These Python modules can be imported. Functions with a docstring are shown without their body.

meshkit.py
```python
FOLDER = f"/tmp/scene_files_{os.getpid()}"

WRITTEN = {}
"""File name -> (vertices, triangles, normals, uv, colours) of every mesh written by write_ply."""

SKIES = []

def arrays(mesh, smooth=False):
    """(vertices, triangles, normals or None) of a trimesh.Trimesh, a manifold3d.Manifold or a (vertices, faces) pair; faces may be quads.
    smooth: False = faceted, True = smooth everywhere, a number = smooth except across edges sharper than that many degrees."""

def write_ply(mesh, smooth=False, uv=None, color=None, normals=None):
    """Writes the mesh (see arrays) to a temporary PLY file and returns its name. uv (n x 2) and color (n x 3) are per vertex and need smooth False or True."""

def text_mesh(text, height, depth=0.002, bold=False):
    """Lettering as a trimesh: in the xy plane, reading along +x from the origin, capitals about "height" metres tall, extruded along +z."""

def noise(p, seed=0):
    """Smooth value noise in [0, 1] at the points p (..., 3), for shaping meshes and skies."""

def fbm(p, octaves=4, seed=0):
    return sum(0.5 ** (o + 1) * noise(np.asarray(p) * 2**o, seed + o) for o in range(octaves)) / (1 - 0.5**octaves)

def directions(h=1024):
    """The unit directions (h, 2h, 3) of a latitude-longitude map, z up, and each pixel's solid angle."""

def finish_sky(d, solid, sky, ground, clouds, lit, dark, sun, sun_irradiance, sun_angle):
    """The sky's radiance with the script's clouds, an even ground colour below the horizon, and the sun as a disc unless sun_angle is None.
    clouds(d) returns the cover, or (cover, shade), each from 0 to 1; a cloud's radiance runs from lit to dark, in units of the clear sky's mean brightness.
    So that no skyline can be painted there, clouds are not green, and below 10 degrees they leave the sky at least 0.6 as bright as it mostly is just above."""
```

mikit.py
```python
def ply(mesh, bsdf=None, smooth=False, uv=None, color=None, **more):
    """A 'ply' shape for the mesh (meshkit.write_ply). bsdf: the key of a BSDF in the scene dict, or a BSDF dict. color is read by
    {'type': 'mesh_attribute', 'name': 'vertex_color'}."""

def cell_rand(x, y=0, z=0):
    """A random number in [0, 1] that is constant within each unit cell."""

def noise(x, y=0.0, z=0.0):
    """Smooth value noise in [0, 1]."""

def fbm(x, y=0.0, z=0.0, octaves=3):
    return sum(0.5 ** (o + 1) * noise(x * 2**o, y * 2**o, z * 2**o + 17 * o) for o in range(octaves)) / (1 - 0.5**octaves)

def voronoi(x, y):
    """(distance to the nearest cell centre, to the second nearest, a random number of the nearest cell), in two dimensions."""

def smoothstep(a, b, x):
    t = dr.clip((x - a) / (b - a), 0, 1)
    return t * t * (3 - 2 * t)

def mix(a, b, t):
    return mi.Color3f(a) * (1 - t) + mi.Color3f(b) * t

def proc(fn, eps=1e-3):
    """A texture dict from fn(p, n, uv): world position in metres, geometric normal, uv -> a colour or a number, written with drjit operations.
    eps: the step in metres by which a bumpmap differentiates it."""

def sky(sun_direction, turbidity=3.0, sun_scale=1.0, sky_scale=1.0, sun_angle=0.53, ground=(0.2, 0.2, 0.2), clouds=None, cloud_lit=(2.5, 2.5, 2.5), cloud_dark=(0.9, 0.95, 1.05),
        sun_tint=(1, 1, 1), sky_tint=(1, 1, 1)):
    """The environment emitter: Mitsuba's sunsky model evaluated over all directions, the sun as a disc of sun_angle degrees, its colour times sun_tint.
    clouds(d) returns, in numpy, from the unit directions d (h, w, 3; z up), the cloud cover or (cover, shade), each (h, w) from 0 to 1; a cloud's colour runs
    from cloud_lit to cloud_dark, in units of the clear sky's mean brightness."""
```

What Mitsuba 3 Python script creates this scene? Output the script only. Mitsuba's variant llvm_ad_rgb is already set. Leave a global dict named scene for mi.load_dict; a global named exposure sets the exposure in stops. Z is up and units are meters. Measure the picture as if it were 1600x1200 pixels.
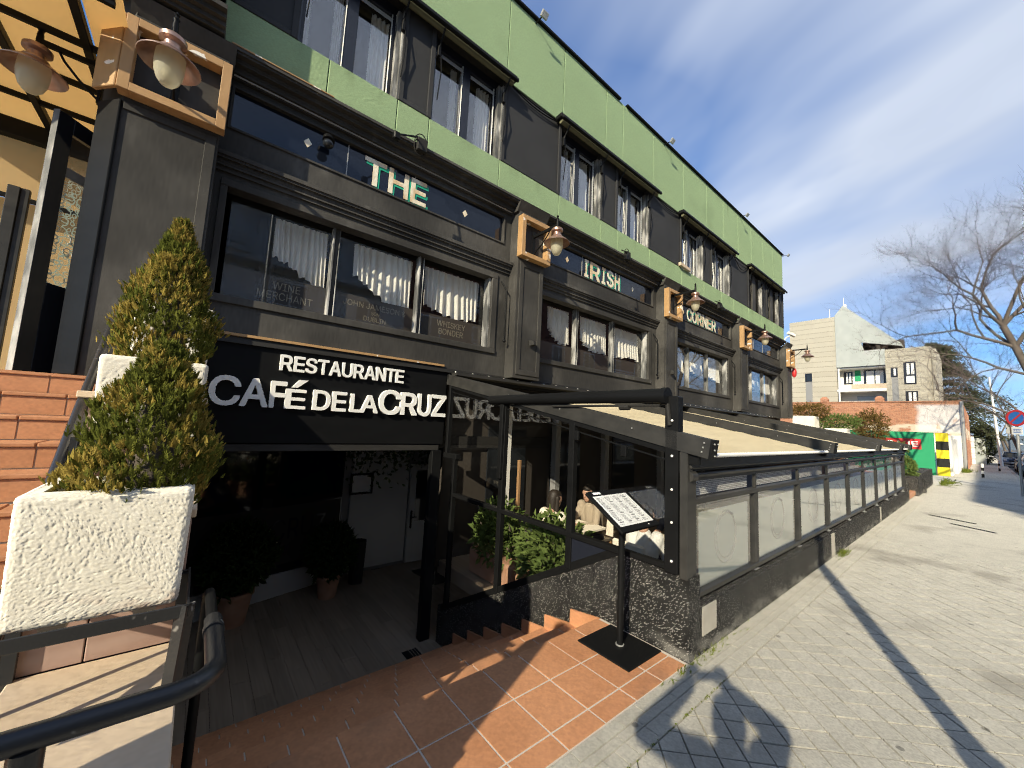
import math, random
import numpy as np, trimesh, manifold3d as m3, drjit as dr, mitsuba as mi
import mikit, meshkit
from shapely.geometry import Polygon
from scipy.spatial import cKDTree
from mikit import noise, fbm, voronoi, cell_rand, smoothstep, mix, proc
scene, labels = {}, {}
PI = math.pi
T = mi.ScalarTransform4f
# ---------------------------------------------------------------- camera, sky, exposure
exposure = 2.3
FWD, UP, EYE = np.array([0.62712, 0.77206, 0.10317]), np.array([-0.10294, -0.04914, 0.99347]), np.array([0.0, 0.0, 1.75])
scene['camera'] = {'type': 'perspective', 'fov': 106.53, 'fov_axis': 'x', 'near_clip': 0.02, 'far_clip': 3000.0,
    'to_world': T().look_at(origin=EYE.tolist(), target=(EYE + FWD).tolist(), up=UP.tolist())}
SUN = np.array([-0.8184, -0.3494, 0.4563]); SUN /= np.linalg.norm(SUN)

def clouds(d):
    z = np.maximum(d[..., 2], 0.03)
    # thin cirrus on a flat layer, combed along one wind direction
    u, v = d[..., 0] / (z + 0.10), d[..., 1] / (z + 0.10)
    a = 1.15
    s, t = u * math.cos(a) + v * math.sin(a), -u * math.sin(a) + v * math.cos(a)
    w = meshkit.fbm(np.stack([s * .8, t * .8, 0 * s + 3.7], -1), 3, 5) - .5
    big = meshkit.fbm(np.stack([s * .746 + 28.07, t * .746 + 2.43, 0 * s], -1), 3, 11)
    band = meshkit.fbm(np.stack([s * .5 + w * 1.2, t * 1.9 + w * 1.6, 0 * s + 1.], -1), 5, 3)
    fine = meshkit.fbm(np.stack([s * 2.6 + w * 3, t * 6 + w * 3, 0 * s + 2.], -1), 4, 8)
    hor = np.clip(1 - d[..., 2] / .8, 0, 1)
    veil = np.clip((big - .36) / .42, 0, 1)
    c = veil * (.55 + .5 * band) + np.clip((band - .47) * 2.4, 0, 1) * .45 * (.4 + fine) + .2 * hor * (.4 + band)
    return np.clip(c * 1.06 - .06, 0, .95), np.clip((.62 - .45 * band - .3 * fine) * 1.3, 0, 1)

scene['sky'] = mikit.sky(SUN.tolist(), turbidity=2.6, clouds=clouds, cloud_lit=(1.95, 2.15, 2.5), cloud_dark=(1.05, 1.25, 1.65), sun_tint=(1, 1.16, 1.36), sky_tint=(.58, .93, 1.38), ground=(.2, .19, .17))

# ---------------------------------------------------------------- mesh helpers: a mesh is (vertices, triangles)
BOXF = np.array([[0, 2, 1], [1, 2, 3], [4, 5, 6], [5, 7, 6], [0, 1, 4], [1, 5, 4], [2, 6, 3], [3, 6, 7], [0, 4, 2], [2, 4, 6], [1, 3, 5], [3, 7, 5]])
def bx(x0, x1, y0, y1, z0, z1):
    return np.array([[x, y, z] for x in (min(x0, x1), max(x0, x1)) for y in (min(y0, y1), max(y0, y1)) for z in (min(z0, z1), max(z0, z1))], float), BOXF
def cat(*ms):
    ms = ms[0] if len(ms) == 1 and isinstance(ms[0], list) else ms
    vs, fs, n = [], [], 0
    for v, f in ms:
        vs.append(v); fs.append(np.asarray(f) + n); n += len(v)
    return np.vstack(vs), np.vstack(fs)
def tm(m):
    if hasattr(m, 'to_mesh'):
        q = m.to_mesh(); return np.array(q.vert_properties[:, :3], float), np.array(q.tri_verts)
    return np.array(m.vertices, float), np.array(m.faces)
def xf(m, mat=None, t=(0, 0, 0)):
    v = m[0] if mat is None else m[0] @ np.asarray(mat).T
    f = m[1] if mat is None or np.linalg.det(mat) > 0 else m[1][:, ::-1]
    return v + np.asarray(t, float), f
def Rz(a): c, s = math.cos(a), math.sin(a); return np.array([[c, -s, 0], [s, c, 0], [0, 0, 1.0]])
def Rx(a): c, s = math.cos(a), math.sin(a); return np.array([[1.0, 0, 0], [0, c, -s], [0, s, c]])
def Ry(a): c, s = math.cos(a), math.sin(a); return np.array([[c, 0, s], [0, 1.0, 0], [-s, 0, c]])
def hull(pts): return tm(m3.Manifold.hull_points(np.asarray(pts, float)))
def cbx(x0, x1, y0, y1, z0, z1, c=.006):
    p = []
    for x in (0, 1):
        for y in (0, 1):
            for z in (0, 1):
                q = [(x0, x1)[x], (y0, y1)[y], (z0, z1)[z]]; s = [1 - 2 * x, 1 - 2 * y, 1 - 2 * z]
                for k in range(3):
                    r = list(q)
                    for j in range(3):
                        if j != k: r[j] += s[j] * c
                    p.append(r)
    return hull(p)
def ext(poly, a0, a1, axis='x'):
    """polygon (list or shapely) swept along an axis. x: (y,z), y: (x,z), z: (x,y)"""
    g = poly if hasattr(poly, 'exterior') else Polygon(poly)
    v, f = tm(trimesh.creation.extrude_polygon(g, a1 - a0, engine='earcut'))
    if axis == 'x': v = np.stack([v[:, 2] + a0, v[:, 0], v[:, 1]], 1)
    elif axis == 'y': v = np.stack([v[:, 0], v[:, 2] + a0, v[:, 1]], 1); f = f[:, ::-1]
    else: v = v + [0, 0, a0]
    return v, f
def tube(pts, r, n=8, cap=True):
    p = np.asarray(pts, float); r = np.broadcast_to(np.asarray(r, float), (len(p),))
    t = np.gradient(p, axis=0); t /= np.linalg.norm(t, axis=1, keepdims=True) + 1e-12
    a = np.cross(t[0], [0, 0, 1.] if abs(t[0][2]) < .9 else [1., 0, 0]); fr = []
    for k in range(len(p)):
        a = a - t[k] * (a @ t[k]); a /= np.linalg.norm(a) + 1e-12; fr.append((a, np.cross(t[k], a)))
    ang = np.arange(n) * 2 * PI / n
    v = np.vstack([p[k] + r[k] * (np.cos(ang)[:, None] * fr[k][0] + np.sin(ang)[:, None] * fr[k][1]) for k in range(len(p))])
    i, j = np.meshgrid(np.arange(len(p) - 1), np.arange(n), indexing='ij')
    A, B, C, D = i * n + j, i * n + (j + 1) % n, (i + 1) * n + (j + 1) % n, (i + 1) * n + j
    f = np.vstack([np.stack([A, B, C], -1).reshape(-1, 3), np.stack([A, C, D], -1).reshape(-1, 3)])
    if cap:
        m = len(v); v = np.vstack([v, p[0], p[-1]]); k = np.arange(n); L = (len(p) - 1) * n
        f = np.vstack([f, np.stack([(k + 1) % n, k, k * 0 + m], 1), np.stack([L + k, L + (k + 1) % n, k * 0 + m + 1], 1)])
    return v, f
def bar(p, q, w, h=None, up=(0, 0, 1)):
    """rectangular bar from p to q"""
    p, q = np.asarray(p, float), np.asarray(q, float); h = h or w; d = q - p; L = np.linalg.norm(d); d /= L
    a = np.cross(up, d); a = a / np.linalg.norm(a) if np.linalg.norm(a) > 1e-6 else np.array([1., 0, 0]); b = np.cross(d, a)
    v, f = bx(0, L, -w / 2, w / 2, -h / 2, h / 2)
    return v @ np.stack([d, a, b]) + p, f
def lathe(prof, n=20):
    p = np.asarray(prof, float); ang = np.arange(n) * 2 * PI / n
    v = np.stack([p[:, None, 0] * np.cos(ang), p[:, None, 0] * np.sin(ang), np.broadcast_to(p[:, None, 1], (len(p), n))], -1).reshape(-1, 3)
    i, j = np.meshgrid(np.arange(len(p) - 1), np.arange(n), indexing='ij')
    A, B, C, D = i * n + j, i * n + (j + 1) % n, (i + 1) * n + (j + 1) % n, (i + 1) * n + j
    return v, np.vstack([np.stack([A, B, C], -1).reshape(-1, 3), np.stack([A, C, D], -1).reshape(-1, 3)])
def ball(c, r, s=2):
    v, f = tm(trimesh.creation.icosphere(s)); return v * np.asarray(r) + np.asarray(c, float), f
def text(s, x0, x1, z0, z1, y, depth=.002, bold=True):
    """lettering on a plane facing -Y, fitted into a box"""
    v, f = tm(meshkit.text_mesh(s, .3, 1.0, bold)); lo, hi = v.min(0), v.max(0); q = (v - lo) / (hi - lo)
    return np.stack([x0 + q[:, 0] * (x1 - x0), y - q[:, 2] * depth, z0 + q[:, 1] * (z1 - z0)], 1), f[:, ::-1]
def frame(x0, x1, z0, z1, w, y0, y1, c=0.004):
    """four members of a rectangular frame in the plane of the facade"""
    return [cbx(x0, x0 + w, y0, y1, z0, z1, c), cbx(x1 - w, x1, y0, y1, z0, z1, c), cbx(x0 + w, x1 - w, y0, y1, z0, z0 + w, c), cbx(x0 + w, x1 - w, y0, y1, z1 - w, z1, c)]
def leaves(pos, dr_, L, W, rng, fold=.25, n2=None):
    """one bent diamond (two triangles) per position"""
    N = len(pos); d = dr_ / (np.linalg.norm(dr_, axis=1, keepdims=True) + 1e-9)
    r = rng.normal(size=(N, 3)) if n2 is None else n2
    s = np.cross(d, r); s /= np.linalg.norm(s, axis=1, keepdims=True) + 1e-9; nn = np.cross(s, d)
    L, W = np.broadcast_to(L, (N,))[:, None], np.broadcast_to(W, (N,))[:, None]
    m = pos + d * L * .45
    v = np.stack([pos, m + s * W / 2 + nn * W * fold, pos + d * L, m - s * W / 2 + nn * W * fold], 1).reshape(-1, 3)
    b = np.arange(N)[:, None] * 4
    return v, np.vstack([b + [0, 1, 2], b + [0, 2, 3]])

# ---------------------------------------------------------------- scene tree helpers
def uniq(name):
    k, n = name, 0
    while k in scene or k in labels: n += 1; k = f'{name}_{n:03d}'
    return k
def S(name, label, cat_, group=None):
    k = uniq(name); labels[k] = {'label': label, 'category': cat_}
    if group: labels[k]['group'] = group
    return k
COUNT = {}
def P(parent, name, mesh, mat, smooth=False, label=None, kind=None, **kw):
    base = parent + '__' + name; n = COUNT.get(base, -1) + 1; COUNT[base] = n
    k = base if n == 0 else f'{base}_{n:03d}'
    scene[k] = mesh if isinstance(mesh, dict) else mikit.ply(cat(mesh) if isinstance(mesh, list) else mesh, mat, smooth, **kw)
    if label or kind:
        labels[k] = {}
        if label: labels[k]['label'] = label
        if kind: labels[k]['kind'] = kind
    return k
def PS(parent, name, meshes, mat, smooth=False, **kw):
    for m in meshes: P(parent, name, m, mat, smooth, **kw)
def one(name, label, cat_, mesh, mat, smooth=False, group=None, kind=None):
    k = S(name, label, cat_, group); scene[k] = mikit.ply(cat(mesh) if isinstance(mesh, list) else mesh, mat, smooth)
    if kind: labels[k]['kind'] = kind
    return k
def ST(name, mesh, mat, smooth=False, label=None):
    k = uniq(name); scene[k] = mikit.ply(cat(mesh) if isinstance(mesh, list) else mesh, mat, smooth); labels[k] = {'kind': 'structure'}
    if label: labels[k]['label'] = label
    return k
# ---------------------------------------------------------------- materials
def tex(fn, eps=1e-3): return proc(fn, eps)
def rgb(c): return {'type': 'rgb', 'value': list(map(float, c))}
def pbr(key, color, rough=.6, metallic=0., bump=None, bscale=1., **kw):
    b = {'type': 'principled', 'base_color': color if isinstance(color, dict) else rgb(color), 'roughness': rough, 'metallic': metallic, **kw}
    if bump is not None: b = {'type': 'bumpmap', 'arbitrary': bump, 'scale': bscale, 'bsdf': b}
    scene[key] = {'type': 'twosided', 'bsdf': b}
def black_paint(p, n, uv):
    a = fbm(p.x * 1.3, p.y * 1.3, p.z * 1.1, 4); b = fbm(p.x * 9, p.y * 9 + 3, p.z * 3, 3); c = noise(p.x * 55, p.y * 55, p.z * 9)
    st = smoothstep(.56, .8, b) * smoothstep(.3, .75, a)
    col = mix((.038, .036, .0335), (.073, .069, .0635), smoothstep(.3, .75, a)) * (.88 + .24 * c)
    return mix(col, mi.Color3f(.15, .142, .13), st * .42)
def black_rough(p, n, uv): return .38 + .3 * fbm(p.x * 3, p.y * 3, p.z * 3, 3)
pbr('m_black', tex(black_paint), .62, bump=tex(lambda p, n, uv: fbm(p.x * 60, p.y * 60, p.z * 60, 2), .004), bscale=.0009, specular=.2)
def old_paint(p, n, uv):
    w = fbm(p.x * 14, p.y * 14, p.z * 8, 4); e = voronoi(p.x * 30 + p.y * 17, p.z * 30)[0]
    return mix((.02, .02, .021), (.20, .19, .18), smoothstep(.69, .76, w) * smoothstep(.42, .2, e))
pbr('m_worn', tex(old_paint), .35, specular=.5)
pbr('m_metal', tex(lambda p, n, uv: mi.Color3f(.0065, .0067, .0072) * (.8 + .6 * fbm(p.x * 2.5, p.y * 2.5, p.z * 7, 3))), .45, specular=.12)
pbr('m_frame', tex(lambda p, n, uv: mix((.017, .0168, .0165), (.042, .040, .037), fbm(p.x * 2 + 5, p.y * 9, p.z * 9, 3))), .42, specular=.35)
pbr('m_navy', (.012, .014, .022), .3, specular=.5)
pbr('m_glossblack', (.006, .008, .014), .05, specular=.55)
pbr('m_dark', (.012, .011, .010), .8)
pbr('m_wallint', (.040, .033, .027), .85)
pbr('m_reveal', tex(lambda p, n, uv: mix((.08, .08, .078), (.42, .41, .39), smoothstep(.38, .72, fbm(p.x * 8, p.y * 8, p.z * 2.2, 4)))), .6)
def green(p, n, uv):
    a = fbm(p.x * .8, p.y, p.z * .9, 4); f = noise(p.x * 70, p.y * 70, p.z * 70)
    drip = fbm(p.x * 5, 0, p.z * .35, 3); low = smoothstep(6.28, 6.58, p.z) * smoothstep(6.62, 6.58, p.z) + .8 * smoothstep(6.5, 6.1, p.z) * smoothstep(.45, .75, fbm(p.x * 2.2, 0, p.z * 4, 3))
    top = smoothstep(9.3, 10.0, p.z) * smoothstep(.58, .7, fbm(p.x * 1.6 + 7, 0, p.z * .3, 3))
    d = dr.clip(smoothstep(.5, .8, drip) * (.35 * low + top) + .28 * smoothstep(.55, .8, a), 0, 1)
    c = mix((.245, .335, .185), (.29, .395, .22), a) * (.9 + .2 * f)
    return mix(c, mi.Color3f(.11, .155, .08), d)
pbr('m_green', tex(green), .85, bump=tex(lambda p, n, uv: fbm(p.x * 38, p.y * 38, p.z * 38, 3), .004), bscale=.007, specular=.2)
def pave(p, n, uv):
    u, v = (p.x + p.y) * .70711 / .15, (p.x - p.y) * .70711 / .15
    r = cell_rand(dr.floor(u + .11), dr.floor(v + .47), 4); a = fbm(p.x * .5, p.y * .5, 2, 4); f = fbm(p.x * 90, p.y * 90, 0, 2); g = fbm(p.x * 5, p.y * 5, 4, 3)
    c = mix((.31, .295, .255), (.40, .38, .33), .45 * r + .55 * a) * (.78 + .44 * f)
    gum = voronoi(p.x * 1.9, p.y * 1.9); gm = smoothstep(.055, .035, gum[0] + .02 * g) * smoothstep(.68, .7, gum[2])
    st = smoothstep(.62, .8, fbm(p.x * 1.1 + 9, p.y * 1.1, 1, 4))
    return mix(mix(c, mi.Color3f(.15, .135, .115), .5 * st), mi.Color3f(.05, .048, .045), gm * .6)
def pave_far(p, n, uv):
    u, v = (p.x + p.y) * .70711 / .15 + .11, (p.x - p.y) * .70711 / .15 + .47
    fu, fv = dr.abs(u - dr.floor(u) - .5), dr.abs(v - dr.floor(v) - .5)
    j = smoothstep(.46, .5, dr.maximum(fu, fv))
    return mix(pave(p, n, uv), mi.Color3f(.45, .425, .35), j * .5)
pbr('m_pave', tex(pave), .9, bump=tex(lambda p, n, uv: fbm(p.x * 110, p.y * 110, 0, 2), .003), bscale=.0022, specular=.25)
pbr('m_pavefar', tex(pave_far), .9, specular=.25)
pbr('m_mortar', tex(lambda p, n, uv: mix((.46, .43, .35), (.22, .205, .15), smoothstep(.35, .75, fbm(p.x * 4, p.y * 4, 1, 3)))), .95)
pbr('m_asphalt', tex(lambda p, n, uv: mi.Color3f(.055, .055, .057) * (.7 + .6 * fbm(p.x * 40, p.y * 40, 0, 3))), .9)
def terra(p, n, uv):
    u, v = dr.floor((p.x - .118) / .326), dr.floor((p.y - .1) / .335)
    r = cell_rand(u, v, dr.floor(p.z * 5.3 + .3)); a = fbm(p.x * 5, p.y * 5, p.z * 5, 4); b = fbm(p.x * 60, p.y * 60, p.z * 60, 2)
    c = mix((.37, .165, .080), (.51, .25, .132), .35 * r + .65 * a) * (.86 + .28 * b)
    return mix(c, mi.Color3f(.17, .11, .08), .35 * smoothstep(.6, .8, fbm(p.x * 2 + 4, p.y * 2, p.z * 9, 4)))
pbr('m_terra', tex(terra), .42, specular=.4, bump=tex(lambda p, n, uv: fbm(p.x * 22, p.y * 22, p.z * 22, 3), .004), bscale=.0012)
pbr('m_grout', (.47, .42, .36), .95)
def granite(p, n, uv):
    q1 = voronoi(p.x * 115 + p.z * 40, p.y * 115 + p.z * 125 - p.x * 25); q2 = voronoi(p.x * 62 + p.z * 80 + 7, p.y * 62 - p.z * 50)
    s = smoothstep(.34, .2, q1[0]) * smoothstep(.74, .8, q1[2]) + smoothstep(.24, .14, q2[0]) * smoothstep(.76, .8, q2[2])
    w = smoothstep(.6, .8, fbm(p.x * 3, p.y * 3, p.z * 2.4, 4))
    low = smoothstep(.16, .0, p.z) * smoothstep(-.02, .02, p.z) * smoothstep(1.9, 1.6, p.y) * smoothstep(.35, .7, fbm(p.x * 6, p.y * 6, p.z * 9, 3))
    c = mix((.006, .006, .0065), (.013, .0127, .012), fbm(p.x * 5, p.y * 5, p.z * 5, 3))
    return mix(mix(c, mi.Color3f(.5, .48, .45), dr.clip(s * .75, 0, 1)), mi.Color3f(.26, .25, .23), dr.clip(w * .05 + low * .6, 0, .7))
pbr('m_granite', tex(granite), .75, specular=.2, bump=tex(lambda p, n, uv: fbm(p.x * 45, p.y * 45, p.z * 45, 3), .003), bscale=.01)
def chips(p, n, uv):
    a = fbm(p.x * 7, p.y * 7, p.z * 7, 3); g = fbm(p.x * 150, p.y * 150, p.z * 150, 2)
    c = mix((.60, .545, .44), (.86, .82, .73), .45 * a + .55 * g); rust = smoothstep(.09, .0, dr.abs(p.z - 1.03)) * smoothstep(.45, .7, fbm(p.x * 13, p.y * 13, p.z * 20, 3))
    return mix(c, mi.Color3f(.36, .17, .10), rust * .5)
pbr('m_chips', tex(chips), .85, specular=.25)
pbr('m_stonewhite', tex(lambda p, n, uv: mix((.60, .57, .50), (.74, .72, .66), fbm(p.x * 9, p.y * 9, p.z * 9, 3))), .85)
def slab(p, n, uv):
    a = fbm(p.x * 3, p.y * 9, p.z * 5, 4); b = fbm(p.x * 46, p.y * 60, p.z * 46, 3)
    return mix((.43, .335, .235), (.58, .465, .345), .6 * a + .4 * b)
pbr('m_slab', tex(slab), .7, bump=tex(lambda p, n, uv: fbm(p.x * 25, p.y * 60, p.z * 40, 3), .003), bscale=.004)
pbr('m_redslab', tex(lambda p, n, uv: mix((.27, .16, .125), (.40, .29, .245), fbm(p.x * 6, p.y * 6, p.z * 16, 4))), .6)
def wood(p, n, uv):
    k = dr.floor(p.x / .2); r = cell_rand(k, dr.floor(p.y / 1.2 + .37 * k), 1); g = fbm(p.x * 45 + 9 * r, p.y * 2.2 + 5 * r, 0, 4)
    return mix((.17, .135, .097), (.32, .25, .18), .6 * g + .4 * r)
pbr('m_plank', tex(wood), .45)
def brickw(p, n, uv):
    s = dr.select(dr.abs(n.x) > dr.abs(n.y), p.y, p.x); row = dr.floor(p.z / .075); o = row - 2 * dr.floor(row / 2)
    u = s / .26 + .5 * o; fu, fz = u - dr.floor(u), p.z / .075 - row
    j = dr.maximum(smoothstep(.06, .02, fu), smoothstep(.2, .06, fz)); r = cell_rand(dr.floor(u), row, 2)
    c = mix((.27, .105, .055), (.42, .185, .10), r)
    c = mix(c, mi.Color3f(.44, .36, .28), j * .8)
    e = p.z + .5 * fbm(s * .5, p.z * .8, 3, 4); pl = smoothstep(3.45, 3.3, e) * smoothstep(2.45, 2.6, e) * smoothstep(.35, .5, fbm(s * 1.3, p.z * 2.5, 1, 4))
    c = mix(c, mi.Color3f(.55, .47, .36), pl * .9)
    wp = smoothstep(3.45, 3.1, s + .8 * fbm(s * .6, p.z * .6, 5, 3)) * smoothstep(2.75, 3.05, e) * smoothstep(.25, .5, fbm(s * 2, p.z * 2, 9, 3) + .1) * smoothstep(4.75, 4.55, p.z)
    return mix(c, mi.Color3f(.62, .61, .60), wp * .85)
pbr('m_brick', tex(brickw), .9)
def redbrick(p, n, uv):
    row = dr.floor(p.z / .08); o = row - 2 * dr.floor(row / 2); u = p.x / .26 + .5 * o
    j = dr.maximum(smoothstep(.06, .02, u - dr.floor(u)), smoothstep(.2, .06, p.z / .08 - row))
    return mix(mix((.22, .075, .045), (.32, .12, .07), cell_rand(dr.floor(u), row, 2)), mi.Color3f(.35, .3, .25), j * .7)
pbr('m_redbrick', tex(redbrick), .9)
def clad(p, n, uv):
    row = p.z / .545; j = smoothstep(.09, .05, dr.abs(row - dr.floor(row) - .5)); a = fbm(p.y * .7, p.x * .7, p.z * .7, 3); r = cell_rand(dr.floor(row + .5), dr.floor(p.y / 1.9), 1)
    return mix(mix((.36, .33, .265), (.43, .40, .33), .5 * a + .5 * r), mi.Color3f(.30, .27, .21), j)
pbr('m_clad', tex(clad), .8)
pbr('m_zinc', tex(lambda p, n, uv: mix((.30, .325, .31), (.40, .42, .40), fbm(p.y * 2, p.x, p.z * 1.2, 4))), .6)
pbr('m_white', (.72, .71, .68), .6)
pbr('m_whitewall', tex(lambda p, n, uv: mix((.60, .59, .57), (.80, .79, .77), fbm(p.x * 1.5, p.y * 1.5, p.z * 1.5, 4))), .85)
pbr('m_letter', (.80, .79, .75), .45)
pbr('m_garage', (.008, .27, .11), .6)
pbr('m_yellow', (.68, .55, .012), .5)
pbr('m_red', (.50, .03, .03), .45)
pbr('m_blue', (.03, .14, .42), .4)
pbr('m_emerald', (.02, .36, .22), .4)
def gold(p, n, uv): return mix((.42, .27, .12), (.62, .50, .33), fbm(p.x * 12, p.y * 12, p.z * 6, 4))
pbr('m_goldleaf', tex(lambda p, n, uv: mix((.62, .46, .28), (.80, .74, .60), smoothstep(.3, .65, fbm(p.x * 7, p.y * 7, p.z * 4, 3)))), .35)
def goldwood(p, n, uv):
    c = mix((.33, .185, .075), (.44, .27, .125), fbm(p.x * 16, p.y * 16, p.z * 4, 4)); w = fbm(p.x * 8 + 3, p.y * 8, p.z * 7, 4)
    return mix(c, mi.Color3f(.75, .70, .62), smoothstep(.67, .70, w))
pbr('m_goldwood', tex(goldwood), .55)
pbr('m_copper', tex(lambda p, n, uv: mix((.30, .15, .10), (.55, .40, .33), fbm(p.x * 13, p.y * 13, p.z * 18, 3))), .34, .75)
pbr('m_lampinside', (.25, .11, .05), .55)
scene['m_lampglass'] = {'type': 'blendbsdf', 'weight': .8, 'a': {'type': 'thindielectric'}, 'b': {'type': 'principledthin', 'base_color': rgb((.78, .74, .58)), 'roughness': .35, 'diff_trans': 1.2}}
pbr('m_bulb', (.85, .82, .65), .3)
scene['m_tan'] = {'type': 'principledthin', 'base_color': tex(lambda p, n, uv: mix((.82, .63, .36), (.88, .70, .42), fbm(p.x * 1.2, p.y * 1.2, p.z * 1.2, 3))), 'roughness': .9, 'diff_trans': 1.35}
def cream(p, n, uv):
    return mix((.385, .325, .215), (.44, .38, .265), fbm(p.x * .8, p.y * 2.2, p.z * 2, 3))
scene['m_cream'] = {'type': 'principledthin', 'base_color': tex(cream), 'roughness': .85, 'diff_trans': .3}
pbr('m_curtain', (.66, .64, .58), .9)
pbr('m_olive', (.12, .115, .065), .9)
scene['m_glass'] = {'type': 'thindielectric', 'int_ior': 1.52}
scene['m_glass2'] = {'type': 'thindielectric', 'int_ior': 1.95}
scene['m_film'] = {'type': 'blendbsdf', 'weight': .5, 'a': {'type': 'thindielectric'}, 'b': {'type': 'principledthin', 'base_color': rgb((.72, .80, .76)), 'roughness': .6, 'diff_trans': .6}}
def etch(p, n, uv):
    s = p.x * .63 + p.y * .775; a = voronoi(s * 17 + .6 * noise(s * 20, p.z * 20), p.z * 17); b = voronoi(s * 9 + 3, p.z * 9)
    ring = smoothstep(.10, .04, dr.abs(a[0] - .33)) + smoothstep(.06, .02, dr.abs(b[0] - .42))
    sh = dr.sqrt(dr.square((s - 4.0) * 4.2) + dr.square((p.z - 3.32) * 3.1)); inside = smoothstep(.95, .9, sh)
    return dr.clip(dr.select(p.z < 3.78, ring * (1 - inside) + smoothstep(.08, .03, dr.abs(sh - 1)), ring * .5 * smoothstep(4.1, 3.8, p.z)), 0, 1) * .8
scene['m_etch'] = {'type': 'blendbsdf', 'weight': tex(etch), 'a': {'type': 'thindielectric'}, 'b': {'type': 'principledthin', 'base_color': rgb((.62, .72, .66)), 'roughness': .5, 'diff_trans': .9}}
def bark(p, n, uv): return mix((.055, .042, .034), (.16, .135, .115), fbm(p.x * 9, p.y * 9, p.z * 3, 4))
pbr('m_bark', tex(bark), .9)
pbr('m_twig', (.10, .075, .066), .9)
def leafm(key, c, tr=.6, rough=.5): scene[key] = {'type': 'principledthin', 'base_color': c if isinstance(c, dict) else rgb(c), 'roughness': rough, 'diff_trans': tr, 'spec_trans': 0.}
leafm('m_thuja', tex(lambda p, n, uv: mix((.075, .098, .02), (.20, .20, .042), fbm(p.x * 11, p.y * 11, p.z * 7, 3))), .5, .6)
leafm('m_thujatip', tex(lambda p, n, uv: mix((.26, .22, .045), (.42, .30, .085), fbm(p.x * 9, p.y * 9, p.z * 9, 2))), .5, .6)
leafm('m_laurel', tex(lambda p, n, uv: mix((.065, .115, .028), (.19, .24, .075), fbm(p.x * 6, p.y * 6, p.z * 6, 3))), .55, .28)
leafm('m_darkleaf', (.03, .05, .015), .4, .4)
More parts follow.
